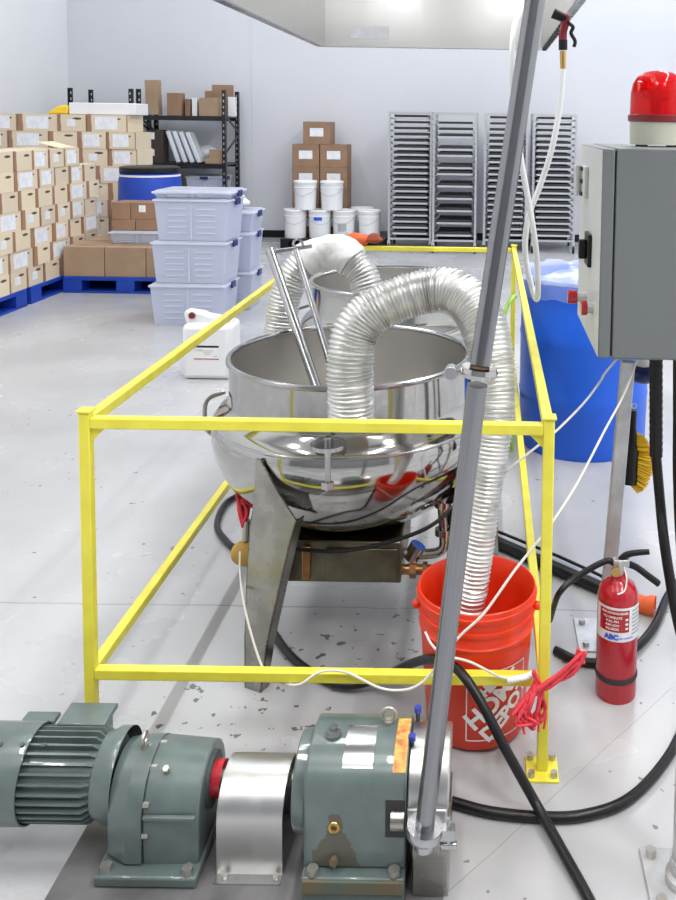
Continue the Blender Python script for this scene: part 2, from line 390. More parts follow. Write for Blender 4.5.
# ------------------------------------------------------------------ kettles
def kettle_proto(label, c):
    k = thing('steam_kettle', label, 'kettle', c)
    cx, cy = c[0], c[1]
    R = .392; zr = .848
    prof = [(R, zr), (R, .72), (R + .006, .70), (.425, .683), (.440, .66), (.447, .632), (.447, .595), (.438, .55), (.416, .498), (.382, .44), (.332, .394), (.268, .355), (.18, .328), (.08, .316), (.001, .315)]
    MB().lathe(prof, (cx, cy, 0), 96).build('outer_jacket', 'chrome', k, ang=60)
    inner = [(R - .004, zr), (R - .006, .66), (.385, .60), (.36, .53), (.31, .46), (.24, .41), (.15, .38), (.06, .37), (.001, .368)]
    MB().lathe(inner, (cx, cy, 0), 96).build('inner_bowl', 'steel_inner', k, ang=60)
    MB().torus((cx, cy, zr), R, .009, n=96).build('rolled_rim', 'steel', k)
    MB().torus((cx, cy, .655), .436, .007, n=96).build('weld_band', 'steel', k)
    for a in (246, 336, 112):
        a = math.radians(a); rd = Vector((math.cos(a), math.sin(a), 0)); tg = Vector((-rd.y, rd.x, 0))
        def P(r, w, z): return Vector((cx, cy, 0)) + rd * r + tg * w + Vector((0, 0, z))
        m = MB()
        sh = -.01
        rows = [(.53, -.012, .045, 0), (.522, -.018, .060, .14), (.505, -.024, .09, .30), (.485, -.028, .118, .45), (.472, -.028, .125, .495), (.462, -.028, .055, .56), (.459, -.024, -.012, .645)]
        th = .006
        for (r, a0_, a1_, z) in rows:
            pass
        n = len(rows); vs = []
        for (r, w0, w1, z) in rows: vs += [P(r, w0, z), P(r, w1, z), P(r - th, w1, z), P(r - th, w0, z)]
        fs = [(0, 1, 2, 3), (4 * n - 4, 4 * n - 1, 4 * n - 2, 4 * n - 3)]
        for i in range(n - 1):
            for j in range(4): fs.append((4 * i + j, 4 * i + 4 + j, 4 * i + 4 + (j + 1) % 4, 4 * i + (j + 1) % 4))
        m.add(vs, fs)
        # turned-in side flanges
        for wi in (1, 2):
            vs = []
            for (r, w0, w1, z) in rows[:5]:
                w = (w0, w1)[wi - 1]; d = .03 if z < .1 else .04
                dw = .004 if wi == 1 else -.004
                vs += [P(r, w, z), P(r - d, w, z), P(r - d, w + dw, z), P(r, w + dw, z)]
            fs = [(0, 1, 2, 3), (16, 19, 18, 17)]
            for i in range(4):
                for j in range(4): fs.append((4 * i + j, 4 * i + 4 + j, 4 * i + 4 + (j + 1) % 4, 4 * i + (j + 1) % 4))
            m.add(vs, fs)
        m.build('leg', 'leg_steel', k, ang=25)
        MB().cyl(P(.50, 0.016, 0), P(.50, .016, .008), .03, .028, n=24).build('foot_disc', 'leg_steel', k)
    # burner/control enclosure slung below the bowl
    x0, x1 = cx - .235, cx + .20; y0 = cy - .29
    e = MB().bb(x0, x1, y0, y0 + .34, .213, .343).build('control_enclosure', 'box_steel', k, bevel=.004)
    MB().bb(cx - .03, x1 - .012, y0 - .006, y0, .221, .322).build('cover_panel', 'box_steel', e, bevel=.002)
    MB().bb(cx - .10, cx - .075, y0 - .014, y0, .225, .33).build('pipe_bracket', 'copper', e, bevel=.003)
    MB().cyl((cx, cy, .3435), (cx, cy, .36), .14, .14, 32).build('drain_collar', 'box_steel', k)
    # front fitting under the duct
    q = Vector((cx + .005, cy - .44, .665))
    MB().cyl(q + Vector((0, 0, -.085)), q + Vector((0, 0, .06)), .011, n=16).cyl(q + Vector((0, 0, -.09)), q + Vector((0, 0, -.07)), .02, n=6).cyl(q + Vector((0, 0, .03)), q + Vector((0, 0, .042)), .05, n=24).build('vent_fitting', 'steel', k)
    # handle lug at the side
    hx = cx - .452
    MB().tube([(hx + .05, cy - .06, .73), (hx + .0, cy - .08, .71), (hx - .012, cy - .08, .66), (hx - .005, cy - .08, .61), (hx + .015, cy - .07, .585)], .007, 8).build('side_handle', 'leg_steel', k)
    # drain piping
    px = x1 + .01; y1 = y0 + .08
    v = MB().cyl((x1 - .005, y1, .215), (x1 + .10, y1, .215), .016, n=16).cyl((x1 + .02, y1, .215), (x1 + .04, y1, .215), .026, n=6).cyl((x1 + .06, y1, .215), (x1 + .075, y1, .215), .024, n=6).build('brass_outlet', 'copper', k)
    MB().tube([(x1 + .0, y1 + .02, .26), (x1 + .06, y1 + .02, .255), (x1 + .12, y1 + .02, .27), (x1 + .125, y1 + .03, .33), (x1 + .12, y1 + .04, .42), (x1 + .15, y1 + .06, .48)], .016, 14).cyl((x1 + .02, y1 + .02, .24), (x1 + .045, y1 + .02, .285), .026, n=12).cyl((x1 + .124, y1 + .03, .315), (x1 + .124, y1 + .032, .335), .028, n=16).cyl((x1 + .121, y1 + .04, .40), (x1 + .123, y1 + .042, .42), .028, n=16).build('drain_pipe', 'chrome', k)
    MB().bb(x1 + .115, x1 + .19, y1 + .05, y1 + .12, .33, .44).cyl((x1 + .15, y1 + .08, .44), (x1 + .15, y1 + .08, .50), .02, n=12).build('valve_motor', 'black', k, bevel=.006)
    MB().tube([(cx + .43, cy - .05, .60), (cx + .38, cy - .28, .50), (cx + .28, cy - .38, .43), (cx + .05, cy - .37, .355), (cx - .15, cy - .34, .345)], .006, 8).build('cable', 'black', k)
    MB().tube([(x1 + .05, y1 - .02, .50), (x1 + .1, y1, .47), (x1 + .2, y1 + .02, .50)], .005, 8).build('yellow_wire', 'yellow', k)
    return k
KX = at(351, 357, 2.85).x
k1 = kettle_proto('polished steel jacketed kettle holding the two stirring rods, beside the orange bucket', (KX, 2.85, 0))
k2 = copy_tree(k1); k2.location = (at(394, 290, 4.22).x, 4.2, 0); k2['label'] = 'second steel kettle, behind the first, near the far yellow rail'

# stirring tool leaning in the front kettle
st = thing('stirring_paddle', 'stainless two-rod stirring paddle leaning out of the front kettle', 'utensil', at(330, 455, 2.85))
def ln(pa, pb, pc): return [pa, pb, pc]
a_t, a_b = at(270, 250, 3.28), at(325, 412, 2.93)
b_t, b_b = at(296, 250, 3.30), at(343, 406, 2.97)
MB().cyl(a_t, a_b + (a_b - a_t) * .32, .0175, n=20).build('tube', 'steel', st)
MB().cyl(b_t, b_b + (b_b - b_t) * .28, .012, n=20).build('rod', 'steel', st)
MB().cyl(at(266, 253, 3.28), at(312, 246, 3.31), .008, n=12).build('crossbar', 'steel', st)
MB().torus(at(298, 244, 3.30), .018, .005, 'y', n=20, m=8).build('hanging_ring', 'steel', st)

# foil ducts
def foil_r(r, seed, amp=.05, rings=1.0):
    rnd = random.Random(seed); tab = [[rnd.uniform(-1, 1) for _ in range(64)] for _ in range(1200)]
    def f(tt, a, i):
        k = int(a / (2 * PI) * 28 + .5) % 28
        ring = (1, .1, -1, .1)[i % 4] * (.055 + .016 * tab[i // 4][3])
        slow = math.sin(a * 2 + i * .05) * .012 + math.sin(a * 5 + tab[i // 4][2] * 1.2) * .014
        return r(tt) * (1 + ring + slow + tab[i // 2][(k * 7) % 64] * .012)
    return f
duct = [at(351, 424, 2.40), at(351, 395, 2.40), at(350, 365, 2.41), at(355, 334, 2.43), at(372, 313, 2.45), at(400, 299, 2.47), at(430, 291, 2.48), at(455, 293, 2.46), at(476, 310, 2.42), at(489, 345, 2.37), at(494, 400, 2.33), at(489, 455, 2.30), at(481, 520, 2.27), at(473, 575, 2.25), at(467, 612, 2.24)]
solo(MB().tube(duct, foil_r(lambda u: .0635 - .020 * max(0, min(1, (u - .55) / .25)), 3), 28, sm=14, step=.0028), 'flexible_duct', 'foil', 'crinkled foil flexible duct arching over the front kettle into the orange bucket', 'duct', ang=80)
d2 = [at(274, 372, 3.45), at(280, 330, 3.48), at(288, 290, 3.5), at(305, 262, 3.52), at(335, 252, 3.54), at(358, 268, 3.52), at(368, 292, 3.50), at(373, 330, 3.48)]
dd = thing('flexible_duct', 'foil flexible duct with white cloth over its bend, arching between the kettles', 'duct', at(330, 380, 3.5))
MB().tube(d2, foil_r(lambda u: .062, 9), 28, sm=14, step=.0036).build('duct_hose', 'foil', dd, ang=80)
cl = catmull(d2, 14); cl = cl[int(len(cl) * .42):int(len(cl) * .68)]
MB().tube(cl, lambda u, a, i: .072 + .006 * math.sin(3 * a + u * 9) + random.uniform(-.003, .003), 24, sm=1, step=.01).build('cloth_wrap', 'cloth_white', dd, ang=80)

# ------------------------------------------------------------------ overhead hood
hz = at(430, 48, 5.0).z; hx0 = at(325, 47, 5.0).x; hx1 = at(541, 49, 5.0).x
hd = thing('extraction_hood', 'stainless extraction hood hanging over the kettles with open underside', 'hood', ((hx0 + hx1) / 2, 3.8, hz))
MB().bb(hx0, hx1, 4.995, 5.01, hz, hz + .75).build('rear_panel', 'steel_brushed', hd)
MB().bb(hx0 - .015, hx0, 2.0, 5.01, hz, hz + .75).build('side_panel', 'steel_brushed', hd)
MB().bb(hx1, hx1 + .015, 2.0, 5.01, hz, hz + .75).build('side_panel', 'steel_brushed', hd)
MB().bb(hx0 - .015, hx1 + .015, 1.99, 2.0, hz, hz + .75).build('front_panel', 'steel_brushed', hd)
MB().bb(hx0 - .015, hx1 + .015, 1.99, 5.01, hz + .75, hz + .765).build('top_panel', 'steel_brushed', hd)
MB().bb(hx0 - .05, hx0 - .015, 1.96, 5.04, hz, hz + .02).bb(hx1 + .015, hx1 + .035, 1.96, 5.04, hz, hz + .02).bb(hx0 - .015, hx1 + .015, 5.01, 5.04, hz, hz + .02).bb(hx0 - .015, hx1 + .015, 1.96, 1.99, hz, hz + .02).build('lip', 'leg_steel', hd)
for i in range(12): MB().bb(hx1 + .0, hx1 + .02, 3.5 + i * .12, 3.54 + i * .12, hz - .018, hz - .001).build('hanger_bracket', 'dark', hd)
MB().bb(hx1 - .30, hx1 - .16, 3.0, 3.9, hz + .62, hz + .66).bb(hx0 + .2, hx0 + .34, 3.0, 3.9, hz + .62, hz + .66).build('added_lamp_housing', 'white', hd)  # housings added for the unseen lamps inside the hood
MB().bb(at(350, 30, 4.98).x, at(388, 30, 4.98).x, 4.990, 4.995, at(360, 38, 4.98).z, at(360, 26, 4.98).z).build('paper_label', 'paper', hd)
for x in (hx0 + .1, hx1 - .1):
    for y in (2.2, 4.8): MB().cyl((x, y, hz + .76), (x, y, H), .008, n=8).build('hanger_rod', 'galv', hd)

# ------------------------------------------------------------------ spray gun and hose
YS = 3.35
g = thing('spray_gun', 'dark red hose spray gun hanging by its nozzle from the hood edge', 'spray gun', at(564, 46, YS))
MB().tube([at(563, 45, YS), at(563, 32, YS), at(566, 20, YS), at(562, 16, YS)], .016, 14).build('gun_body', 'red_dark', g)
MB().cyl(at(566, 19, YS), at(553, 13, YS), .016, .021, n=20).build('nozzle', 'black', g)
MB().cyl(at(563, 50, YS), at(563, 40, YS), .017, n=16).build('grip_collar', 'black', g)
MB().tube([at(567, 22, YS - .01), at(573, 27, YS - .01), at(571, 33, YS - .01), at(575, 41, YS - .01), at(574, 47, YS - .01)], .007, 8).build('trigger', 'black', g)
wh = thing('water_hose', 'white water hose looping down from the spray gun to the yellow rail', 'hose', at(536, 300, YS))
MB().cyl(at(563, 51, YS), at(563, 69, YS), .0125, .011, n=16).build('brass_connector', 'brass', wh)
MB().tube([at(563, 69, YS), at(560, 105, YS), at(552, 148, YS), at(540, 186, YS + .02), at(529, 215, YS + .03), at(525, 245, YS + .03), at(528, 272, YS + .02), at(536, 299, YS), at(538, 285, YS - .03), at(536, 250, YS - .03), at(531, 215, YS - .03), at(522, 165, YS - .03), at(514, 110, YS - .02), at(512, 60, YS), at(515, 25, YS + .05), at(524, 8, YS + .2), at(540, -10, YS + .3)], .0115, 12).build('hose_line', 'hose_white', wh)

# ------------------------------------------------------------------ leaning sanitary pipe
pb = at(424, 832, 1.655); pc0 = at(478, 379, 1.60); pc1 = at(480, 364, 1.60)
pt = at(536, -6, 1.66)
pt2 = pc1 + (pt - pc1) * 1.25
sp_ = thing('transfer_pipe', 'long stainless pipe rising from the green pump, joined midway by a clamp', 'pipe', pb)
MB().cyl(pb, pc0 + (pb - pc0) * .012, .0195, n=32).build('pipe_length', 'pipe_steel', sp_)
MB().cyl(pc1, pt2, .0195, n=32).build('pipe_length', 'pipe_steel', sp_)
dv = (pc1 - pc0).normalized(); cc = (pc0 + pc1) / 2
u_, w_ = frame_of(dv)
def ring(c, d, r0, r1, h, n=40):
    d = d.normalized(); u, w = frame_of(d); m = MB(); prof = [(r0, -h / 2), (r1, -h / 2), (r1 + .003, 0), (r1, h / 2), (r0, h / 2), (r0, -h / 2)]
    vs = [c + (u * math.cos(2 * PI * i / n) + w * math.sin(2 * PI * i / n)) * r + d * z for r, z in prof for i in range(n)]
    return m.add(vs, [(j * n + i, j * n + (i + 1) % n, (j + 1) * n + (i + 1) % n, (j + 1) * n + i) for j in range(5) for i in range(n)])
m = ring(cc, dv, .019, .033, .018)
kn = cc + Vector((-.052, -.005, 0))
m.cyl(cc + Vector((-.03, -.004, 0)), kn, .006, n=10)
cj = m.build('pipe_clamp', 'chrome', sp_)
MB().cyl(kn + Vector((0, -.012, 0)), kn + Vector((0, .012, 0)), .013, n=16).build('wing_nut', 'steel', cj, bevel=.002)
MB().cyl(cc - dv * .003, cc + dv * .004, .0205, n=24).build('gasket', 'copper', sp_)

# ------------------------------------------------------------------ pump unit (motor, gearbox, guard, pump) on skid
YA = 1.82
sk = fl(83, 830, .03); skx0 = sk.x; skx1 = fl(444, 880, .03).x
pu = thing('drive_unit', 'green gear motor coupled to a green pump housing on a steel skid', 'pump', ((skx0 + skx1) / 2, YA, 0))
MB().bb(skx0, skx1, 1.56, 2.06, 0, .028).build('skid_plate', 'skid', pu, bevel=.004)
za = .172
def X(px, py=790, Y=1.755): return at(px, py, Y).x
# motor
mx0, mx1 = X(96), X(10); xm0 = X(-70)
m = MB(); r = .077
m.cyl((X(0), YA, za), (X(104), YA, za), r, n=48)
nf = 30
for i in range(nf):
    a = 2 * PI * i / nf
    d = Vector((0, math.cos(a), math.sin(a))); tv = Vector((0, -math.sin(a), math.cos(a)))
    c0 = Vector((0, YA, za))
    x0_, x1_ = X(14), X(93) - .004
    vs = []
    for xx, rr in ((x0_, .092), (x1_ - .012, .092), (x1_, .082)):
        for s2 in (-.0022, .0022):
            vs += [Vector((xx, 0, 0)) + c0 + d * r * .98 + tv * s2, Vector((xx, 0, 0)) + c0 + d * rr + tv * s2]
    m.add(vs, [(0, 1, 3, 2), (0, 4, 5, 1), (4, 8, 9, 5), (2, 3, 7, 6), (6, 7, 11, 10), (1, 5, 7, 3), (5, 9, 11, 7), (8, 10, 11, 9)])
mo = m.build('motor_body', 'green', pu, ang=30)
r2 = .098
fc = MB().lathe([(r2, X(22)), (r2, X(-60)), (.085, X(-72)), (.05, X(-78)), (.001, X(-78))], (0, YA, za), 56, 'x').lathe([(r2, X(22)), (r2 - .003, X(22)), (r2 - .003, X(-60))], (0, YA, za), 56, 'x').build('fan_cover', 'green', pu, ang=40)
for i in range(3): MB().cyl((X(4 + i * 22 - 10), YA - .035, za + .088), (X(4 + i * 22 - 10), YA - .037, za + .094), .005, n=8).build('slot_screw', 'green_dark', fc)
MB().lathe([(.084, X(92)), (.086, X(97)), (.093, X(102)), (.093, X(114))], (0, YA, za), 56, 'x').lathe([(.084, X(92)), (.02, X(92))], (0, YA, za), 56, 'x').build('end_bell', 'green', pu, ang=40)
# terminal boxes behind the top of the motor
for (pa, pb_, yy, zz, hh, ww) in ((66, 110, 1.90, .21, .045, .075), (22, 52, 1.895, .215, .022, .07)):
    xa, xb = X(pa, 720, yy), X(pb_, 720, yy)
    jb = MB().bb(xa + .006, xb - .006, yy - ww / 2 + .006, yy + ww / 2 - .006, zz - .03, zz + hh - .012).build('terminal_box', 'green', pu, bevel=.003)
    MB().bb(xa - .004, xb + .004, yy - ww / 2, yy + ww / 2, zz + hh - .0118, zz + hh).build('box_lid', 'green', jb, bevel=.003)
# gear case: split ring flange + tapered body with foot
def gear_prof(rw, zt_, zb_, n=20):
    pts = []
    zc = zt_ - rw
    for i in range(n + 1):
        a = PI * i / n; pts.append((YA + rw * math.cos(a), zc + rw * math.sin(a)))
    return pts + [(YA - rw, zb_), (YA + rw, zb_)]
def loft(m, pA, xA, pB, xB):
    n = len(pA); vs = [(xA, y, z) for y, z in pA] + [(xB, y, z) for y, z in pB]
    return m.add(vs, [tuple(range(n))[::-1], tuple(range(n, 2 * n))] + [(i, (i + 1) % n, n + (i + 1) % n, n + i) for i in range(n)])
gc = loft(MB(), gear_prof(.092, .238, .065), X(112), gear_prof(.108, .243, .055), X(132)); 
loft(gc, gear_prof(.108, .243, .055), X(132), gear_prof(.108, .243, .055), X(148))
gc.build('gear_flange', 'green', pu, ang=30, bevel=.003)
gb = loft(MB(), gear_prof(.102, .243, .04), X(148), gear_prof(.098, .235, .04), X(203)); gbo = gb.build('gear_case', 'green', pu, ang=30, bevel=.005)
MB().bb(X(150), X(201), YA - .1105, YA - .1005, .155, .163).build('casting_rib', 'green', gbo, bevel=.002)
MB().bb(X(106), X(204) + .004, YA - .135, YA + .135, .0285, .052).build('foot_plate', 'green', pu, bevel=.005)
for (bx, by) in ((116, -.118), (196, -.122)):
    MB().cyl((X(bx), YA + by, .052), (X(bx), YA + by, .066), .012, n=6).build('foot_bolt', 'bolt_steel', pu)
for ang_ in (-10, 25, 62, 95, 150, -40):
    a = math.radians(180 - ang_)
    y = YA + (.103) * math.cos(a); z = .134 + .103 * math.sin(a)
    MB().cyl((X(148) + .001, y, max(z, .09)), (X(148) + .014, y, max(z, .09)), .0075, n=6).build('flange_bolt', 'bolt_steel', pu)
e = Vector((X(135), YA - .01, .249))
MB().torus(e + Vector((0, 0, .014)), .012, .0045, 'x', n=20, m=8).cyl(e + Vector((0, 0, -.008)), e + Vector((0, 0, .003)), .008, n=10).build('lifting_eye', 'bolt_steel', pu)
MB().cyl((X(166), YA - .055, .222), (X(166), YA - .065, .238), .007, n=6).build('plug', 'bolt_steel', pu)
MB().cyl((X(203), YA, .165), (X(203) + .006, YA, .165), .055, n=32).build('bearing_cap', 'green_dark', pu)
MB().cyl((X(203) + .006, YA, .165), (X(213) + .004, YA, .165), .038, n=28).build('coupling', 'red', pu)
MB().cyl((X(213) + .0042, YA, .165), (X(292), YA, .165), .018, n=20).build('shaft', 'bolt_steel', pu)
# bent stainless coupling guard
pr = []
gy0, gy1, gzt = 1.725, 1.89, .21
for i in range(11):
    a = PI * (1 - i / 10); pr.append(((gy0 + gy1) / 2 + (gy1 - gy0) / 2 * math.cos(a), gzt - .07 + .07 * math.sin(a) if 0 < i < 10 else gzt - .07))
outer = [(gy0 - .028, .0285), (gy0, .0285)] + pr + [(gy1, .0285), (gy1 + .028, .0285)]
def thick(path, th):
    n = len(path); off = []
    for i, (y, z) in enumerate(path):
        a = path[max(0, i - 1)]; b = path[min(n - 1, i + 1)]; dy, dz = b[0] - a[0], b[1] - a[1]; l = math.hypot(dy, dz) or 1
        off.append((y - dz / l * th, z + dy / l * th))
    return path + off[::-1]
poly = thick(outer, .0025); m = MB(); n = len(poly); h_ = n // 2
xa, xb = X(219, 850, 1.74), X(284, 850, 1.74)
vs = [(xa, y, z) for y, z in poly] + [(xb, y, z) for y, z in poly]
fs = [(i, (i + 1) % n, n + (i + 1) % n, n + i) for i in range(n)] + [(i, i + 1, n - 2 - i, n - 1 - i) for i in range(h_ - 1)] + [(n + i, n + n - 1 - i, n + n - 2 - i, n + i + 1) for i in range(h_ - 1)]
cg = m.add(vs, fs).build('coupling_guard', 'steel_brushed', pu, ang=30)
for px in (226, 277): MB().cyl((X(px, 875, 1.72), gy0 - .015, .031), (X(px, 875, 1.72), gy0 - .015, .038), .006, n=6).build('guard_bolt', 'bolt_steel', cg)
# pump gear housing
xp0, xp1 = at(303, 800, 1.68).x, at(406, 800, 1.68).x
pp = [(1.68, .084), (1.68, .255), (1.690, .277), (1.713, .295), (1.753, .307), (1.81, .307), (1.855, .295), (1.885, .268), (1.898, .23), (1.898, .084)]
ph = MB().prism(pp, xp0, xp1, 'x').build('pump_housing', 'green', pu, bevel=.006, ang=40)
cyy, czz = 1.79, .19
MB().cyl((xp0 - .03, cyy, czz), (xp0, cyy, czz), .094, .1, n=48).build('input_flange', 'green', pu, bevel=.004)
MB().bb(xp0 + .0, xp1 + .0, 1.655, 1.93, .0285, .0835).build('pump_base', 'green', pu, bevel=.005)
MB().bb(xp0 + .004, xp1 - .002, 1.648, 1.6545, .055, .0835).build('oil_stain_ledge', 'rust', pu, bevel=.002)
m = MB()
for i in range(10):
    pass
m_ = M['green'].copy(); m_.name = 'green_oil_stained'; nt = m_.node_tree; L = nt.links.new; b_ = nt.nodes['Principled BSDF']
tc = nt.nodes.new('ShaderNodeTexCoord'); sp = nt.nodes.new('ShaderNodeSeparateXYZ'); L(tc.outputs['Object'], sp.inputs[0])
nz = nt.nodes.new('ShaderNodeTexNoise'); nz.inputs['Scale'].default_value = 45; nz.inputs['Detail'].default_value = 5; L(tc.outputs['Object'], nz.inputs[0])
def mth(op, a, bb):
    n = nt.nodes.new('ShaderNodeMath'); n.operation = op
    for i, v in enumerate((a, bb)):
        if isinstance(v, (int, float)): n.inputs[i].default_value = v
        elif v is not None: L(v, n.inputs[i])
    return n.outputs[0]
cx_ = xp0 + .064 - pu.location.x
dz_ = mth('SUBTRACT', .19, sp.outputs[2]); wid = mth('ADD', mth('MULTIPLY', dz_, .32), .012)
ddx = mth('DIVIDE', mth('ABSOLUTE', mth('SUBTRACT', sp.outputs[0], cx_), None), wid)
msk = mth('MULTIPLY', mth('GREATER_THAN', dz_, -.012), mth('LESS_THAN', mth('ADD', ddx, mth('MULTIPLY', mth('SUBTRACT', nz.outputs['Fac'], .5), 2.2)), 1))
mx = nt.nodes.new('ShaderNodeMix'); mx.data_type = 'RGBA'; mx.inputs[7].default_value = (.075, .06, .03, 1)
src = b_.inputs['Base Color'].links[0].from_socket; L(src, mx.inputs[6]); L(mth('MULTIPLY', msk, .75), mx.inputs[0]); L(mx.outputs[2], b_.inputs['Base Color'])
ph.data.materials[0] = m_
MB().cyl((xp1 - .03, 1.6784, .195), (xp1 - .003, 1.6784, .195), .02, n=20).build('window_shaft', 'leg_steel', ph)
for px in (.022, .17 * (xp1 - xp0) / .19): MB().cyl((xp0 + px, 1.667, .084), (xp0 + px, 1.667, .097), .012, n=16).build('base_bolt', 'bolt_steel', pu)
o = Vector((xp0 + .064, 1.6796, .175)); MB().torus(o + Vector((0, -.002, 0)), .009, .004, 'y', n=20, m=8).build('sight_plug', 'brass', ph)
o = Vector((xp0 + .064, 1.6796, .105)); MB().cyl(o, o + Vector((0, -.012, 0)), .009, n=6).build('drain_plug', 'rust', ph)
# top furniture
def topz(y):
    for (a, b) in zip(pp[1:], pp[2:]):
        if a[0] <= y <= b[0]: return a[1] + (b[1] - a[1]) * (y - a[0]) / (b[0] - a[0])
    return .31
def plate(x0, x1, y0, y1, mm, name, lift=.002):
    ys = sorted(set([y0, y1] + [p[0] for p in pp[1:9] if y0 < p[0] < y1])); vs = []
    for y in ys: vs += [(x0, y, topz(y) + .0006), (x1, y, topz(y) + .0006), (x0, y, topz(y) + lift), (x1, y, topz(y) + lift)]
    fs = []
    for i in range(len(ys) - 1):
        a = 4 * i; b = a + 4; fs += [(a, b, b + 1, a + 1), (a + 2, a + 3, b + 3, b + 2), (a, a + 2, b + 2, b), (a + 1, b + 1, b + 3, a + 3)]
    fs += [(0, 1, 3, 2), (len(ys) * 4 - 4, len(ys) * 4 - 2, len(ys) * 4 - 1, len(ys) * 4 - 3)]
    return MB().add(vs, fs).build(name, mm, ph)
W_ = xp1 - xp0
plate(xp0 + W_ * .36, xp0 + W_ * .66, 1.70, 1.80, 'steel', 'name_plate')
plate(xp0 + W_ * .86, xp0 + W_ * .99, 1.695, 1.83, 'tag_yellow', 'warning_sticker')
o = Vector((xp0 + W_ * .22, 1.77, .308)); MB().cyl(o, o + Vector((0, 0, .004)), .018, n=20).cyl(o, o + Vector((0, 0, .018)), .010, n=6).build('filler_bolt', 'steel', ph)
o = Vector((xp0 + W_ * .76, 1.81, .308)); MB().torus(o + Vector((0, 0, .018)), .014, .005, 'y', n=20, m=8).cyl(o + Vector((0, 0, -.006)), o + Vector((0, 0, .006)), .01, n=12).build('lifting_eye', 'bolt_steel', ph)
# adaptor and stainless pump head on the +x end
MB().bb(xp1 - .042, xp1 - .001, 1.6785, 1.6796, .155, .235).build('inspection_window', 'dark', ph)
xh1 = at(450, 790, 1.70).x
MB().prism([(1.69, .21), (1.695, .245), (1.72, .28), (1.77, .298), (1.83, .295), (1.87, .27), (1.885, .21)], xp1 + .001, xh1 - .002, 'x').build('head_cover', 'steel_brushed', pu, bevel=.003, ang=40)
MB().bb(xp1 + .001, xh1 - .006, 1.685, 1.87, .16, .2095).build('adaptor_frame', 'galv', pu, bevel=.003)
MB().bb(xp1 + .014, xh1 - .0, 1.675, 1.86, .0285, .1595).build('head_bracket', 'leg_steel', pu, bevel=.003)
for (xx, yy) in ((at(412, 745, 1.76).x, 1.76), (at(418, 715, 1.85).x, 1.85)):
    b_ = MB().cyl((xx, yy, .275), (xx, yy, .305), .005, n=10).build('stud', 'dark', pu); MB().cyl((xx, yy, .305), (xx, yy, .317), .008, n=10).build('stud_cap', 'blue_bolt', b_)
# clamp where the pipe meets the head
dv2 = (pc0 - pb).normalized()
cl_ = ring(pb + dv2 * .006, dv2, .02, .036, .02)
cl_.box(pb + Vector((.048, 0, 0)), (.03, .02, .022)).cyl(pb + Vector((.05, 0, -.025)), pb + Vector((.05, 0, .03)), .005, n=8)
cc2 = cl_.build('port_clamp', 'steel', pu, ang=40)
MB().box(pb + Vector((.05, 0, -.028)), (.035, .012, .014)).build('wing_nut', 'steel', cc2, bevel=.003)
MB().cyl(pb, Vector((pb.x, pb.y, .155)), .02, n=20).build('port_stub', 'steel', pu)

# ------------------------------------------------------------------ orange bucket
bc = Vector((at(477, 590, 2.25).x, 2.252, 0)); rb, rt_, hb = .132, .157, .388
bk = thing('bucket', 'orange-red plastic bucket catching the foil duct behind the front yellow rail', 'bucket', bc)
prof = [(.001, .004), (rb - .01, .004), (rb, .012), (rb + (rt_ - rb) * .72, hb * .72), (rt_ - .004, hb * .725), (rt_ - .002, hb * .75), (rt_ - .006, hb * .76), (rt_ - .005, hb * .83), (rt_, hb * .835), (rt_, hb * .86), (rt_ - .004, hb * .865), (rt_ - .002, hb * .93), (rt_ + .004, hb * .935), (rt_ + .005, hb * .96), (rt_ + .001, hb * .965), (rt_ + .001, hb - .002), (rt_ - .002, hb), (rt_ - .005, hb - .003), (rt_ - .006, hb * .8), (rb - .003, .012), (.001, .009)]
MB().lathe(prof, bc, 72).build('pail', 'orange_red', bk, ang=50)
def on_bucket(u, w, r_off=.002):   # u along circumference (m), w height
    rr = rb + (rt_ - rb) * (w / hb) + r_off
    a = -PI / 2 + (u) / rr
    return bc + Vector((rr * math.cos(a), rr * math.sin(a), w))
def curved_text(m, txt, size, cu, cw, ang, bold=0.0, rad=None):
    import bmesh
    vs, fs = text_geo(txt, size, bold)
    me = bpy.data.meshes.new('x'); me.from_pydata([tuple(v) for v in vs], [], fs); bm = bmesh.new(); bm.from_mesh(me)
    bmesh.ops.triangulate(bm, faces=bm.faces); bmesh.ops.subdivide_edges(bm, edges=[e for e in bm.edges if e.calc_length() > .012], cuts=2, use_grid_fill=False); bmesh.ops.triangulate(bm, faces=bm.faces)
    bm.verts.index_update(); ca, sa = math.cos(ang), math.sin(ang)
    f = rad or on_bucket
    m.add([f(cu + v.co.x * ca - v.co.y * sa, cw + v.co.x * sa + v.co.y * ca) for v in bm.verts], [tuple(v.index for v in p.verts) for p in bm.faces]); bm.free(); bpy.data.meshes.remove(me)
uc, wc = .063, .135
ls = MB()
def strip(m, a, b, w=.003, seg=14, f=on_bucket):
    (u0, w0), (u1, w1) = a, b; dx, dy = u1 - u0, w1 - w0; l = math.hypot(dx, dy); nx, ny = -dy / l * w / 2, dx / l * w / 2; vs = []
    for i in range(seg + 1):
        tt = i / seg; vs += [f(u0 + dx * tt + nx, w0 + dy * tt + ny), f(u0 + dx * tt - nx, w0 + dy * tt - ny)]
    m.add(vs, [(2 * i, 2 * i + 1, 2 * i + 3, 2 * i + 2) for i in range(seg)])
q4 = [(uc - .085, wc - .095), (uc + .085, wc - .095), (uc + .085, wc + .095), (uc - .085, wc + .095)]
for i in range(4): strip(ls, q4[i], q4[(i + 1) % 4])
A_ = math.radians(42)
for s_, txt, sz in ((.056, 'THE', .034), (.014, 'HOME', .066), (-.040, 'DEPOT', .056)):
    curved_text(ls, txt, sz, uc - math.sin(A_) * s_, wc + math.cos(A_) * s_, A_, bold=.0026)
tag(ls.build('printed_logo', 'white', bk), 'white stencil lettering in a square outline')
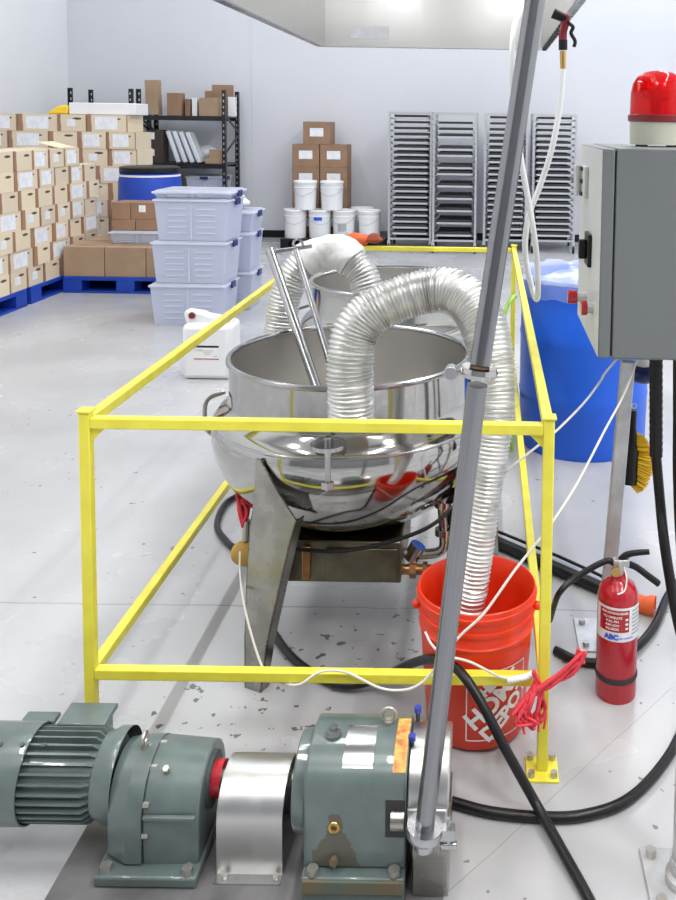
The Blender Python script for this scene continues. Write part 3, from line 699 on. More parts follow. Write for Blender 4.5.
MB().tube([bc + Vector((-rt_ - .008, -.02, hb * .86)), bc + Vector((-rt_ * .8, .11, hb * .66)), bc + Vector((-.06, rt_ + .01, hb * .46)), bc + Vector((.04, rt_ + .012, hb * .44)), bc + Vector((rt_ * .82, .11, hb * .58)), bc + Vector((rt_ + .008, -.02, hb * .86))], .0022, 8).build('wire_handle', 'white', bk)
for s_ in (-1, 1): MB().ball(bc + Vector((s_ * (rt_ + .004), -.02, hb * .87)), .012, 8).build('handle_ear', 'orange_red', bk)

# ------------------------------------------------------------------ fire extinguisher
ec = Vector((fl(614, 686).x, 2.375, 0)); re = .058; he = .34
ex = thing('fire_extinguisher', 'red fire extinguisher with black handle standing on the floor beside the post', 'fire extinguisher', ec)
MB().lathe([(.001, .006), (re - .008, .006), (re - .002, 0), (re, .01), (re, he - .055), (re * .96, he - .035), (re * .8, he - .015), (re * .5, he - .003), (.022, he + .004), (.02, he + .014), (.001, he + .014)], ec, 48).build('cylinder_body', 'red', ex, ang=50)
MB().lathe([(re + .0012, .058), (re + .0025, .062), (re + .0025, .070), (re + .0012, .074)], ec, 48).build('rubber_band', 'dark', ex)
def on_ext(u, w, off=.0012):
    a = math.radians(-83) + u / re; return ec + Vector(((re + off) * math.cos(a), (re + off) * math.sin(a), w))
def patch(u0, u1, w0, w1, off, seg=18):
    vs = []
    for i in range(seg + 1):
        u = u0 + (u1 - u0) * i / seg; vs += [on_ext(u, w0, off), on_ext(u, w1, off)]
    return MB().add(vs, [(2 * i, 2 * i + 2, 2 * i + 3, 2 * i + 1) for i in range(seg)])
lb = patch(-.085, .085, .185, .283, .0008).build('label', 'paper', ex)
patch(-.070, .018, .213, .276, .0014).build('red_panel', 'red', lb)
m = MB()
fe = lambda u, w: on_ext(u, w, .0022)
curved_text(m, 'FIRE EXTINGUISHER', .0085, -.024, .268, 0, .0003, fe)
for i in range(4): curved_text(m, ('TO OPERATE', 'PULL PIN', 'AIM LOW', 'SQUEEZE')[i], .009, -.030, .255 - i * .011, 0, .0003, fe)
for i in range(3):
    strip(m, (.006, .250 - i * .013), (.014, .250 - i * .013), .006, 2, fe)
m.build('printed_text', 'white', lb)
m = MB(); curved_text(m, 'ABC', .02, -.032, .198, 0, .0012, fe); curved_text(m, 'DRY CHEMICAL', .006, .01, .196, 0, .0002, fe); m.build('class_letters', 'blue', lb)
m = MB()
for i in range(7): strip(m, (.026, .272 - i * .011), (.062, .272 - i * .011), .004, 6, fe)
m.build('small_print', 'label_gray', lb)
tz = he + .012; E = lambda x, y, z: ec + Vector((x, y, z))
MB().cyl(E(0, 0, tz), E(0, 0, tz + .045), .014, .013, n=20).box(E(.006, 0, tz + .035), (.045, .022, .02)).build('valve', 'galv', ex, bevel=.002)
MB().cyl(E(-.012, -.02, tz + .018), E(-.012, -.026, tz + .018), .014, n=20).build('pressure_gauge', 'brass', ex)
MB().tube([E(.005, 0, tz + .04), E(.02, 0, tz + .055), E(.045, 0, tz + .062), E(.085, 0, tz + .066)], lambda u, a, i: .0105 - .003 * u, 10).build('squeeze_lever', 'black', ex)
MB().tube([E(.02, 0, tz + .032), E(.05, 0, tz + .02), E(.08, -.01, tz + .002), E(.112, -.01, tz - .022)], .0095, 10).build('carry_handle', 'black', ex)
MB().tube([E(.012, -.018, tz + .03), E(.018, -.03, tz - .0), E(.01, -.045, tz - .025), E(-.01, -.052, tz - .032)], .0022, 6).build('safety_tag', 'white', ex)
MB().tube([E(-.012, 0, tz + .03), E(-.04, .0, tz + .036), at(575, 578, 2.36), at(560, 592, 2.33), at(554, 606, 2.36), at(550, 620, 2.42)], .0085, 12).build('discharge_hose', 'black_rubber', ex)

# ------------------------------------------------------------------ control box, beacon, posts
x_l = at(600, 250, 2.42).x; yb0 = 2.42; yb1 = 2.98
z_b = at(603, 359, yb0).z; z_t = at(603, 148, yb0).z
cb = thing('control_box', 'gray electrical control cabinet under the red beacon with door face coloured as lit', 'electrical box', (x_l + .3, 2.7, z_b))
MB().bb(x_l + .041, x_l + .62, yb0, yb1, z_b, z_t).build('enclosure', 'gray_paint', cb, bevel=.004)
dr = MB().bb(x_l + .0015, x_l + .036, yb0, yb1, z_b + .002, z_t - .002).build('door', 'gray_paint', cb, bevel=.004)
MB().bb(x_l, x_l + .0014, yb0 + .003, yb1 - .003, z_b + .006, z_t - .006).build('door_lit_face', 'gray_light_and_lit', dr)  # paler sheet painting the lit side of the same gray door
MB().bb(x_l + .0362, x_l + .0408, yb0 + .006, yb1 - .006, z_b + .008, z_t - .008).build('door_seal', 'black', cb)
MB().bb(x_l + .0362, x_l + .62, yb0 - .002, yb0, z_b, z_b + .001).build('bottom_lip', 'gray_paint', cb)
def on_door(py, f):   # point on door plane, f = 0 near edge .. 1 far edge
    Y = yb0 + (yb1 - yb0) * f; return at(603, py, yb0).z if f == 0 else (CAMZ + 0), Y
def dz(py, Y):
    # z on the plane x=x_l at depth Y seen at image row py
    lo, hi = 0.5, 2.2
    for _ in range(40):
        mid = (lo + hi) / 2; v = Vector((x_l, Y, mid)) - CAM; yy = Y0 - F * v.dot(UP) / v.dot(fwd)
        if yy > py: lo = mid
        else: hi = mid
    return lo
ya = 2.80; z0, z1 = dz(197, ya), dz(166, ya)
MB().bb(x_l - .012, x_l, ya - .06, ya + .03, z0, z1).cyl((x_l - .02, ya + .05, z0), (x_l - .02, ya + .05, z1), .012, n=12).build('latch', 'gray_light_and_lit', dr, bevel=.002)
for zz in (z0 + .01, (z0 + z1) / 2, z1 - .01): MB().bb(x_l - .018, x_l - .0125, ya - .005, ya + .035, zz - .006, zz + .006).build('latch_pin', 'dark', dr)
ys_ = 2.66; zz = dz(249, ys_)
s1 = MB().bb(x_l - .012, x_l, ys_ - .05, ys_ + .05, zz - .05, zz + .05).build('rotary_switch', 'black', dr, bevel=.003)
MB().bb(x_l - .035, x_l - .012, ys_ - .012, ys_ + .012, zz - .03, zz + .03).build('switch_knob', 'black', s1, bevel=.005)
for py, yy, ln_ in ((297, 2.72, .06), (308, 2.55, .035)):
    zz = dz(py, yy)
    bt = MB().cyl((x_l, yy, zz), (x_l - ln_ * .5, yy, zz), .016, n=20).build('push_button', 'galv', dr)
    MB().cyl((x_l - ln_ * .5, yy, zz), (x_l - ln_, yy, zz), .022, n=24).build('button_cap', 'red', bt, bevel=.002)
bc_ = at(657, 130, 2.68); bcn = Vector((bc_.x, 2.68, z_t)); rl = .087
be = thing('beacon_light', 'red dome warning beacon on a cream base atop the gray cabinet', 'beacon', bcn)
MB().lathe([(.001, .006), (rl * .94, .006), (rl * .96, .075), (.001, .075)], bcn, 40).build('base', 'cream_plastic', be, ang=40)
for a in (20, 140, 220, 300): MB().cyl(bcn + Vector((rl * .7 * math.cos(math.radians(a)), rl * .7 * math.sin(math.radians(a)), 0)), bcn + Vector((rl * .7 * math.cos(math.radians(a)), rl * .7 * math.sin(math.radians(a)), .006)), .012, n=12).build('foot', 'dark', be)
MB().lathe([(rl * .97, .0755), (rl * 1.03, .078), (rl * 1.03, .095), (rl * .97, .098)], bcn, 40).build('lens_ring', 'red_dark', be)
MB().lathe([(rl * .97, .098), (rl * .96, .16), (rl * .9, .19), (rl * .75, .212), (rl * .5, .226), (rl * .2, .232), (.001, .233), (.001, .230), (rl * .5, .222), (rl * .72, .208), (rl * .86, .187), (rl * .92, .16), (rl * .93, .098)], bcn, 48).build('dome', 'red_lens', be, ang=60)
MB().cyl(bcn + Vector((0, 0, .0755)), bcn + Vector((0, 0, .14)), .02, n=16).lathe([(.02, .135), (.045, .15), (.05, .175), (.03, .195)], bcn, 24).build('reflector', 'reflector', be)
# leaning flat steel post
p_t, p_b = at(628, 361, 2.62), fl(604, 642); p_b = Vector((p_b.x, 2.62, .0065))
sd = (p_t - p_b)
pl_ = thing('support_post', 'flat gray steel post under the cabinet, bolted to the floor by a plate', 'post', Vector((p_b.x, p_b.y, 0)))
MB().bar(p_b + sd.normalized() * .0, p_t, .042, .03, upv=(0, 1, 0)).build('upright', 'galv', pl_, bevel=.003)
MB().bb(p_b.x - .085, p_b.x + .04, 2.56, 2.74, 0, .006).build('floor_plate', 'galv', pl_, bevel=.002)
for dx_, dy_ in ((-.06, -.03), (-.06, .09), (.025, .09)): MB().cyl((p_b.x + dx_, 2.62 + dy_, .006), (p_b.x + dx_, 2.62 + dy_, .018), .011, n=6).build('anchor_bolt', 'bolt_steel', pl_)
# second post, at the edge of the frame
c2 = fl(685, 884); 
p2 = thing('support_post', 'round steel post on a bolted flange by the picture edge, near the thick hose', 'post', (c2.x, c2.y, 0))
MB().cyl((c2.x, c2.y, .01), (c2.x, c2.y, z_b), .028, n=28).build('upright', 'galv', p2)
MB().bb(c2.x - .085, c2.x + .085, c2.y - .085, c2.y + .085, 0, .008).build('floor_plate', 'galv', p2, bevel=.003)
MB().lathe([(.0285, .009), (.042, .009), (.042, .025), (.033, .03), (.033, .06), (.0285, .06)], (c2.x, c2.y, 0), 28).build('weld_collar', 'galv', p2, ang=40)
for dx_, dy_ in ((-.062, .062), (-.062, -.06), (.062, .062), (.062, -.062)): MB().cyl((c2.x + dx_, c2.y + dy_, .008), (c2.x + dx_, c2.y + dy_, .026), .012, n=6).build('anchor_bolt', 'bolt_steel', p2)

# brush behind the post
br = thing('scrub_brush', 'black-handled brush with yellow bristles hanging beside the gray post', 'brush', at(636, 490, 2.72))
MB().tube([at(633, 410, 2.70), at(632, 430, 2.70), at(630, 455, 2.70), at(629, 482, 2.70)], lambda u, a, i: .013 + .016 * min(1, max(0, u - .3) * 3), 14).build('handle', 'black', br)
m = MB(); rnd = random.Random(4)
ctr = at(632, 462, 2.70)
for i in range(420):
    tt = rnd.random(); base = at(631 - 1 * tt, 438 + 46 * tt, 2.70); a = rnd.uniform(-.9, .9)
    yy = (tt - .5) * 2; L_ = .072 * math.sqrt(max(.15, 1 - yy * yy * .8)) * rnd.uniform(.9, 1.05)
    tip = base + Vector((L_ * math.cos(a * .9), L_ * math.sin(a) * .8, -yy * .018 - .005)); m.cyl(base, tip, .0028, .0018, n=4, cap=False)
m.build('bristles', 'yellow_soft', br, ang=80)
MB().torus(at(634, 406, 2.70), .008, .002, 'y', n=16, m=6).build('hanging_loop', 'white', br)
fb = thing('cable_gland', 'round dark blue plastic fitting under the gray cabinet beside its post', 'fitting', at(640, 380, 2.74))
q = at(643, 374, 2.72); q.z = min(q.z, z_b - .035)
MB().ball(q, .048, 12, (1, 1, .62)).build('body', 'navy', fb)
MB().cyl(q + Vector((0, 0, .01)), Vector((q.x, q.y, z_b)), .02, n=16).build('collar', 'white', fb)
# ------------------------------------------------------------------ cables
bl_ = thing('braided_cable', 'black braided sleeve cable dropping from the gray cabinet to the floor', 'cable', at(660, 600, 2.5))
def braid(u, a, i): return .0185 + .0018 * math.sin(a * 6 + i * .9) * math.sin(a * 6 - i * .9)
MB().tube([at(656, 352, 2.5), at(656, 400, 2.5), at(656, 456, 2.5)], braid, 24, step=.006).build('braided_sleeve', 'black', bl_)
MB().tube([at(656, 454, 2.5), at(660, 500, 2.5), at(664, 540, 2.45), at(671, 585, 2.4), at(680, 630, 2.35), fl(700, 700, .016), fl(700, 720, .016)], .0155, 12).build('cable_core', 'black_rubber', bl_)
solo(MB().tube([at(677, 352, 2.46), at(677, 420, 2.46), at(677, 480, 2.46), at(681, 560, 2.46), fl(692, 640, .016)], .012, 12), 'power_cable', 'black_rubber', 'thin black cable hanging straight from the cabinet beside the braided one', 'cable')
R_ = .013
solo(MB().tube([fl(555, 650, R_), fl(580, 661, R_), fl(610, 662, R_), fl(635, 648, R_), fl(655, 625, R_), fl(670, 592, R_), fl(700, 560, R_)], R_, 12), 'black_hose', 'black_rubber', 'black hose curving over the floor behind the fire extinguisher', 'hose')
rp = .022
flp = thing('black_tube', 'thick black tube with an orange tip lying behind the bucket', 'tube', fl(560, 570))
MB().tube([fl(450, 520, rp), fl(488, 538, rp), fl(560, 570, rp), fl(622, 597, rp)], rp, 16, sm=4).tube([fl(450, 518, rp) + Vector((0, .05, 0)), fl(560, 562, rp) + Vector((0, .04, 0)), fl(618, 588, rp) + Vector((0, .03, 0))], .006, 8, sm=2).build('tube_line', 'black', flp)
MB().tube([fl(622, 597, rp), fl(640, 604, rp), fl(655, 607, rp)], lambda u, a, i: .0225 + .012 * u + .002 * math.sin(a * 3 + i), 18, cap=False).build('orange_tip', 'orange', flp)
# thick hose from the right, along the floor to the pump
solo(MB().tube([fl(760, 640, .0125), fl(700, 700, .0125), fl(668, 757, .0125), fl(630, 798, .0125), fl(585, 815, .0125), fl(540, 817, .0125), fl(490, 812, .0125), fl(452, 802, .0125)], .0122, 14), 'pump_hose', 'black_rubber', 'black rubber hose sweeping along the floor from the post to the pump', 'hose')
z_c = zt - t
A1 = [fl(246, 492, .014), fl(226, 503, .014), fl(217, 525, .014), fl(228, 543, .014), fl(248, 558, .014), fl(258, 590, .014), fl(272, 630, .014), fl(300, 664, .014), fl(340, 685, .02), fl(380, 678, .05), at(410, 664, 2.24), at(434, 659, 2.14), at(456, 668, 2.035), at(478, 697, 1.98), at(505, 748, 1.93), fl(535, 802, .043), fl(562, 850, .02), fl(592, 905, .0125), fl(625, 975, .0125)]
solo(MB().tube(A1, .012, 14), 'drape_hose', 'black_rubber', 'long black hose draped over the lower yellow rail in front of the bucket', 'hose')
# ropes and cords
c1 = [Vector((at(628, 364, 2.6).x, 2.6, z_b - .005)), at(606, 372, 2.58), at(600, 382, 2.56), at(583, 404, 2.5), at(555, 432, 2.42), at(530, 452, 2.4), at(505, 472, 2.40), at(480, 492, 2.42), at(452, 505, 2.5)]
solo(MB().tube(c1, .0035, 8), 'white_cord', 'rope', 'white cord running from the cabinet behind the yellow corner post to the kettle', 'cord')
c2_ = [Vector((at(639, 366, 2.5).x, 2.5, z_b - .004)), at(625, 392, 2.46), at(605, 430, 2.36), at(575, 487, 2.22), at(545, 532, 2.12), at(515, 570, 2.05), at(485, 612, 2.02), at(462, 634, 2.02), at(446, 652, 2.02), at(432, 672, 2.03), at(420, 684, 2.03), at(404, 690, 2.03), at(380, 688, 2.04), at(345, 672, 2.045), at(320, 672, 2.04), at(298, 685, 2.04), at(275, 680, 2.1), at(264, 670, 2.18), at(256, 650, 2.25), at(248, 622, 2.3), at(243, 598, 2.36), at(240, 572, 2.45), at(240, 552, 2.55)]
solo(MB().tube(c2_, .0032, 8), 'white_rope', 'rope', 'thin white rope strung from the cabinet along the front rail to the kettle leg', 'rope')
solo(MB().tube([at(425, 632, 2.02), at(432, 645, 2.01), at(444, 655, 2.01), at(470, 662, 2.03), at(498, 676, 2.045), at(510, 679, 2.045)], .003, 8), 'tie_string', 'rope', 'short white string tied across the lower rail in front of the bucket', 'string')
gh = [at(515, 296, 4.3), at(508, 304, 4.2), at(504, 318, 4.1), at(505, 335, 4.05), at(509, 352, 4.0), fl(512, 450, .01)]
solo(MB().tube(gh, .011, 10), 'green_hose', 'green_hose', 'lime green hose bent beside the long yellow side rail', 'hose')

# red netting with white wrap on the rail
rn = thing('red_netting', 'red mesh netting knotted onto the lower corner of the yellow rail', 'netting', at(520, 720, 2.03))
MB().tube([at(508, 681, 2.035), at(516, 679, 2.033), at(526, 677, 2.035), at(535, 673, 2.035)], lambda u, a, i: .0075 + .001 * math.sin(i * 2 + a * 2), 14).build('white_wrap', 'cloth_white', rn)
def fan(m, pts, n=10, spread=.012, seed=1, r=.0035):
    rnd = random.Random(seed)
    for i in range(n):
        m.tube([p + Vector([rnd.uniform(-1, 1) * spread * w for _ in range(3)]) for p, w in pts], r, 6, sm=5)
    return m
m = fan(MB(), [(at(583, 654, 2.0), 1.2), (at(572, 668, 2.0), 1.0), (at(548, 684, 2.01), .5), (at(530, 695, 2.02), .5), (at(518, 712, 2.01), 1.1)], 9, .012, 3, .0048)
m = fan(m, [(at(536, 684, 2.02), .5), (at(528, 702, 2.01), .9), (at(522, 716, 2.01), 1.4), (at(530, 724, 2.01), 1.7)], 18, .012, 5, .0035)
m = fan(m, [(at(534, 672, 2.02), .4), (at(540, 690, 2.02), .6), (at(540, 708, 2.02), 1.4), (at(537, 722, 2.02), 1.8)], 12, .010, 8, .0033)
m.build('mesh_strands', 'pink_mesh', rn, ang=80)
rk = thing('red_netting', 'red netting scrap hanging behind the front kettle leg', 'netting', at(243, 522, 2.5))
m = fan(MB(), [(at(242, 478, 2.62), .7), (at(243, 492, 2.62), 1.1), (at(244, 508, 2.62), .9), (at(244, 524, 2.62), .5)], 22, .018, 12, .0045); m.build('strands', 'pink_mesh', rk, ang=80)
yf = thing('yellow_float', 'round yellow knob on a rope behind the front kettle leg', 'float', at(244, 566, 2.62))
MB().ball(at(245, 553, 2.62), .040, 14, (1.1, 1, .95)).build('ball', 'yellow_brown', yf)
MB().cyl(at(246, 540, 2.62), at(247, 520, 2.62), .012, n=10).build('stem', 'bolt_steel', yf)

# orange cloth on far rail
oc = thing('orange_gloves', 'orange and gray rubber gloves lying over the far yellow rail', 'gloves', at(360, 246, 5.05))
def lump(m, c, r, sc, seed, amp=.18):
    rnd = random.Random(seed); o = len(m.v); m.ball((0, 0, 0), r, 10)
    ph_ = [rnd.uniform(0, 6) for _ in range(6)]
    for i in range(o, len(m.v)):
        v = m.v[i]; n_ = 1 + amp * (math.sin(v.x / r * 3 + ph_[0]) * math.sin(v.y / r * 4 + ph_[1]) + .6 * math.sin(v.z / r * 5 + ph_[2]))
        m.v[i] = Vector((v.x * sc[0] * n_, v.y * sc[1] * n_, v.z * sc[2] * n_)) + Vector(c)
    return m
lump(MB(), at(357, 240, 5.05), .05, (1.5, .9, .9), 2).build('orange_palm', 'orange', oc, ang=80)
lump(MB(), at(343, 238, 5.05), .045, (1.0, .9, .8), 5).build('gray_cuff', 'label_gray', oc, ang=80)
lump(MB(), at(374, 239, 5.05), .04, (1.3, .9, .7), 6).build('dark_glove', mat('brick', (.35, .07, .03), .7), oc, ang=80)

# ------------------------------------------------------------------ right blue drum
def drum(name, c, r, h, label, m='blue', z0=0.0):
    d = thing(name, label, 'drum', c)
    prof = [(.001, 0.004), (r * .93, .004), (r * .96, 0), (r * .985, .03), (r, h * .3), (r * 1.012, h * .32), (r, h * .34), (r, h * .64), (r * 1.012, h * .66), (r, h * .68), (r * .985, h * .9), (r * .95, h * .96), (r * .93, h - .01), (r * .955, h), (r * .93, h), (r * .91, h - .02), (r * .93, h * .7), (r * .92, .03), (.001, .02)]
    MB().lathe(prof, c, 72).build('drum_body', m, d, ang=50); return d
YD = 4.38; cdx = at(583, 380, YD).x; dc = Vector((cdx, YD, 0)); hdz = .862; rd_ = .325
d1 = drum('blue_drum', dc, rd_, hdz, 'tall blue plastic drum with a clear liner, beyond the gray cabinet')
m = MB(); n = 72; rnd = random.Random(2); prof = []
vs = []; rings_ = [(rd_ * 1.0, hdz - .09), (rd_ * 1.005, hdz - .05), (rd_ * 1.0, hdz - .01), (rd_ * .985, hdz + .006), (rd_ * .95, hdz + .022), (rd_ * .90, hdz + .005), (rd_ * .84, hdz - .08)]
for j, (r_, z_) in enumerate(rings_):
    for i in range(n):
        a = 2 * PI * i / n; wv = .010 * math.sin(a * 11 + j) + .006 * math.sin(a * 23 + 2 * j)
        rr = r_ + (.012 if j < 3 else 0) + (wv * .5 + rnd.uniform(-.003, .003)); zz = z_ + (.008 * math.sin(a * 3 + 1) + wv * .6 if j in (0, 3, 4, 5) else 0); vs.append(dc + Vector((rr * math.cos(a), rr * math.sin(a), zz)))
m.add(vs, [(j * n + i, j * n + (i + 1) % n, (j + 1) * n + (i + 1) % n, (j + 1) * n + i) for j in range(len(rings_) - 1) for i in range(n)])
glassy('liner_film', (.72, .80, .97), .15, .62)
glassy('skirt_film', (.55, .68, .97), .15, .38)
lo = MB(); lo.add(m.v[:3 * n], [f for f in m.f if max(f) < 3 * n]); lo.build('liner_skirt', 'skirt_film', d1, ang=70)
hi = MB(); hi.add(m.v, [f for f in m.f if max(f) >= 3 * n]); hi.build('plastic_liner', 'liner_film', d1, ang=70)
MB().lathe([(rd_ * .84, hdz - .05), (rd_ * .5, hdz - .0), (.001, hdz - .02)], dc, 40).build('liner_fill', 'liner', d1, ang=70)

# ------------------------------------------------------------------ tray racks
def rack_proto():
    W, D, Hh = .52, .66, 1.745
    r = thing('tray_rack', 'rack', 'rack'); 
    for sx in (-1, 1):
        for sy in (-1, 1):
            MB().bb(sx * W / 2 - .0125, sx * W / 2 + .0125, sy * D / 2 - .0125, sy * D / 2 + .0125, .13, Hh).build('upright', 'rack_metal', r)
            cst = MB().cyl((sx * W / 2 - .012, sy * D / 2, .05), (sx * W / 2 + .012, sy * D / 2, .05), .05, n=20).build('caster', 'black', r)
            MB().bb(sx * W / 2 - .018, sx * W / 2 + .018, sy * D / 2 - .02, sy * D / 2 + .02, .07, .129).build('caster_fork', 'galv', cst)
    for z in (.155, Hh - .012, .93):
        m = MB()
        for sy in ((-1, 1) if z != .93 else (1,)): m.bb(-W / 2 + .013, W / 2 - .013, sy * D / 2 - .01, sy * D / 2 + .01, z - .012, z + .012)
        for sx in (-1, 1): m.bb(sx * W / 2 - .01, sx * W / 2 + .01, -D / 2 + .013, D / 2 - .013, z - .012, z + .012)
        m.build('frame_hoop', 'rack_metal', r)
    for sx in (-1, 1):
        for i in range(20):
            z = .205 + i * .0762
            MB().bb(sx * (W / 2 - .0125), sx * (W / 2 - .04), -D / 2 - .012, D / 2, z - .002, z).bb(sx * (W / 2 - .0125), sx * (W / 2 - .015), -D / 2 + .013, D / 2 - .013, z - .0, z + .02).build('runner', 'rack_metal', r)
    return r
def pan_proto():
    m = MB(); w, d, h = .225, .30, .026
    def rr(x, y, z): return [(-x, -y, z), (x, -y, z), (x, y, z), (-x, y, z)]
    L_ = [rr(w, d, h), rr(w - .006, d - .006, h), rr(w - .014, d - .014, 0), rr(w - .016, d - .016, .002), rr(w - .010, d - .010, h - .002), rr(w, d, h - .005)]
    vs = [p for l in L_ for p in l]; fs = []
    for a, b in ((0, 1), (2, 5),): pass
    # outer: rim top (0)-(1) inner wall (1)->(3) bottom; outside (5)->(2) bottom
    def br_(a, b): return [(4 * a + i, 4 * a + (i + 1) % 4, 4 * b + (i + 1) % 4, 4 * b + i) for i in range(4)]
    fs = br_(0, 1) + br_(1, 3) + br_(0, 5) + br_(5, 2) + [(12, 13, 14, 15), (8, 9, 10, 11)]
    m.add(vs, fs); t_ = thing('sheet_pan', 'pan', 'tray'); m.build('pan_body', 'pan_metal', t_)
    MB().bb(-.206, .206, -.281, .281, .0025, .055).build('gap_shade_slab', 'dark', t_, bevel=.006); return t_  # dark slab added in place of the shade between the pans
RP, PP = Proto(rack_proto()), Proto(pan_proto())
rackpx = [(389, 431, 20, 'farthest from the gray cabinet'), (432, 478, 11, 'second from the pails'), (484, 527, 20, 'behind the leaning pipe'), (531, 577, 20, 'nearest the gray cabinet')]
rlab = ['wheeled aluminium rack of sheet pans beside the white pails', 'half-filled wheeled rack with gaps between its sheet pans', 'wheeled sheet pan rack standing behind the leaning steel pipe', 'wheeled sheet pan rack nearest the gray cabinet and blue drum']
rsh = ['rack beside the white pails', 'half-filled rack', 'rack behind the leaning pipe', 'rack nearest the blue drum']
skip2 = {19: 0, 18: 1, 17: 0, 16: 0, 15: 1, 13: 0, 12: 1}
for ri, (pa, pb_, npan, _) in enumerate(rackpx):
    yf = 10.85; xc = (at(pa, 180, yf).x + at(pb_, 180, yf).x) / 2; yc = yf + .33 + (.0, -.12, .0, .0)[ri]
    RP.put((xc, yc, 0), 0, rlab[ri], 'wheeled tray racks by the far wall')
    lv = list(range(20))
    if ri == 1: lv = [0, 2, 4, 6, 8, 10, 11, 13, 14, 16, 17, 18]
    k = 0
    for i in reversed(lv):
        PP.put((xc + random.uniform(-.004, .004), yc - .02 + random.uniform(-.008, .008), .205 + i * .0762 + .0005), 0, 'metal sheet pan in the %s, %s from the top' % (rsh[ri], ORD[k]), 'sheet pans in the ' + rsh[ri]); k += 1

# ------------------------------------------------------------------ white pails and boxes by the far wall
def pail_proto():
    r = thing('white_pail', 'pail', 'bucket'); c = (0, 0, 0); a, b, h = .132, .143, .365
    MB().lathe([(.001, 0), (a, 0), (a + (b - a) * .75, h * .75), (b + .004, h * .76), (b + .004, h * .78), (b - .002, h * .79), (b, h * .9), (b + .003, h * .91), (b + .002, h * .925), (b - .001, h * .93), (.001, h * .93)], c, 40).build('pail_body', 'plastic_white', r, ang=45)
    MB().lathe([(b + .001, h * .932), (b + .007, h * .94), (b + .007, h * .985), (b + .002, h), (b - .01, h * .975), (.001, h * .975)], c, 40).build('lid', 'white', r, ang=45)
    MB().tube([(-b - .006, 0, h * .8), (-b * .8, -b * .75, h * .62), (0, -b - .012, h * .5), (b * .8, -b * .75, h * .62), (b + .006, 0, h * .8)], .0025, 6).build('wire_handle', 'label_gray', r)
    return r
wp = Proto(pail_proto())
yP = 11.12; zP = .12
low = [(295.5, 'at the end nearest the totes'), (320, 'with a blue label'), (344, 'third along'), (369.5, 'beside the tray racks')]
plab = ['white lidded pail at the shelving end of the lower row', 'white lidded pail with a blue label in the lower row', 'white lidded pail with gray label in the lower row', 'white lidded pail at the tray rack end of the lower row']
for (px, _), l in zip(low, plab):
    o = wp.put((at(px, 225, yP).x, yP, zP), random.uniform(-.3, .3), l, 'white pails by the far wall')
    if 'blue label' in l or 'gray label' in l:
        mm = MB(); vs = []
        a0 = -PI / 2
        for i in range(9):
            a = a0 + (i - 4) * .09 - o.rotation_euler.z; vs += [(.150 * math.cos(a), .150 * math.sin(a), .235 if 'blue' in l else .1), (.150 * math.cos(a), .150 * math.sin(a), .275 if 'blue' in l else .2)]
        q_ = mm.add(vs, [(2 * i, 2 * i + 2, 2 * i + 3, 2 * i + 1) for i in range(8)]).build('sticker', 'blue' if 'blue' in l else 'label_gray'); q_.parent = o
for px, l in ((305.5, 'upper white pail nearer the shelving, with a dark mark'), (332, 'upper white pail under the wide box label, larger looking')):
    wp.put((at(px, 195, yP).x, yP, zP + .3655), random.uniform(-.3, .3), l, 'white pails by the far wall')
wp.put((at(362, 215, 11.45).x, 11.45, zP), .2, 'white pail half hidden behind the lower row beside the boxes', 'white pails by the far wall')
x0_, x1_ = at(280, 235, yP - .2).x, at(384, 235, yP - .2).x
pal2 = thing('black_pallet', 'low black plastic pallet under the white pails', 'pallet', ((x0_ + x1_) / 2, 11.35, 0))
MB().bb(x0_, x1_, 10.93, 11.86, .09, .12).build('deck', 'black', pal2)
for i in range(3):
    xx = x0_ + (x1_ - x0_) * (i / 2) * .92; MB().bb(xx, xx + (x1_ - x0_) * .08, 10.93, 11.86, 0, .0895).build('runner', 'black', pal2)
def box_proto(w, d, h, mt, label_rect=None, tape=True, name='cardboard_box'):
    r = thing(name, 'box', 'box')
    MB().bb(-w / 2, w / 2, -d / 2, d / 2, 0, h).build('carton', mt, r, bevel=.004)
    if tape: MB().bb(-w / 2 + .002, w / 2 - .002, -.025, .025, h, h + .0008).build('tape', 'brown_tape' if mt != 'kraft_light' else 'kraft', r)
    if label_rect:
        a, b, c_, d_ = label_rect; MB().bb(-w / 2 + w * a, -w / 2 + w * b, -d / 2 - .0012, -d / 2 - .0002, h * c_, h * d_).build('paper_label', 'paper', r)
    return r
yK = 11.38; hK = .297
bp = Proto(box_proto(.355, .36, hK - .001, 'kraft', (.25, .75, .35, .72)))
kl = [(305, 0), (333, 0), (305, 1), (333, 1), (305, 2), (333, 2), (305, 3), (333, 3), (316, 4)]
kn_ = ['bottom brown box behind the pails, nearer the shelving', 'bottom brown box behind the pails, nearer the racks', 'second-row brown box behind the pails, shelving side', 'second-row brown box behind the pails, rack side', 'brown box with label just above the upper pail, shelving side', 'brown box partly hidden behind the larger upper pail, rack side', 'brown labelled box just under the top one, shelving side', 'brown labelled box just under the top one, rack side', 'brown labelled box topmost of the stack behind the pails']
for (px, lv), l in zip(kl, kn_):
    if lv >= 0: bp.put((at(px, 180, yK).x, yK + .22, zP + lv * hK), 0, l, 'labelled boxes stacked by the far wall')

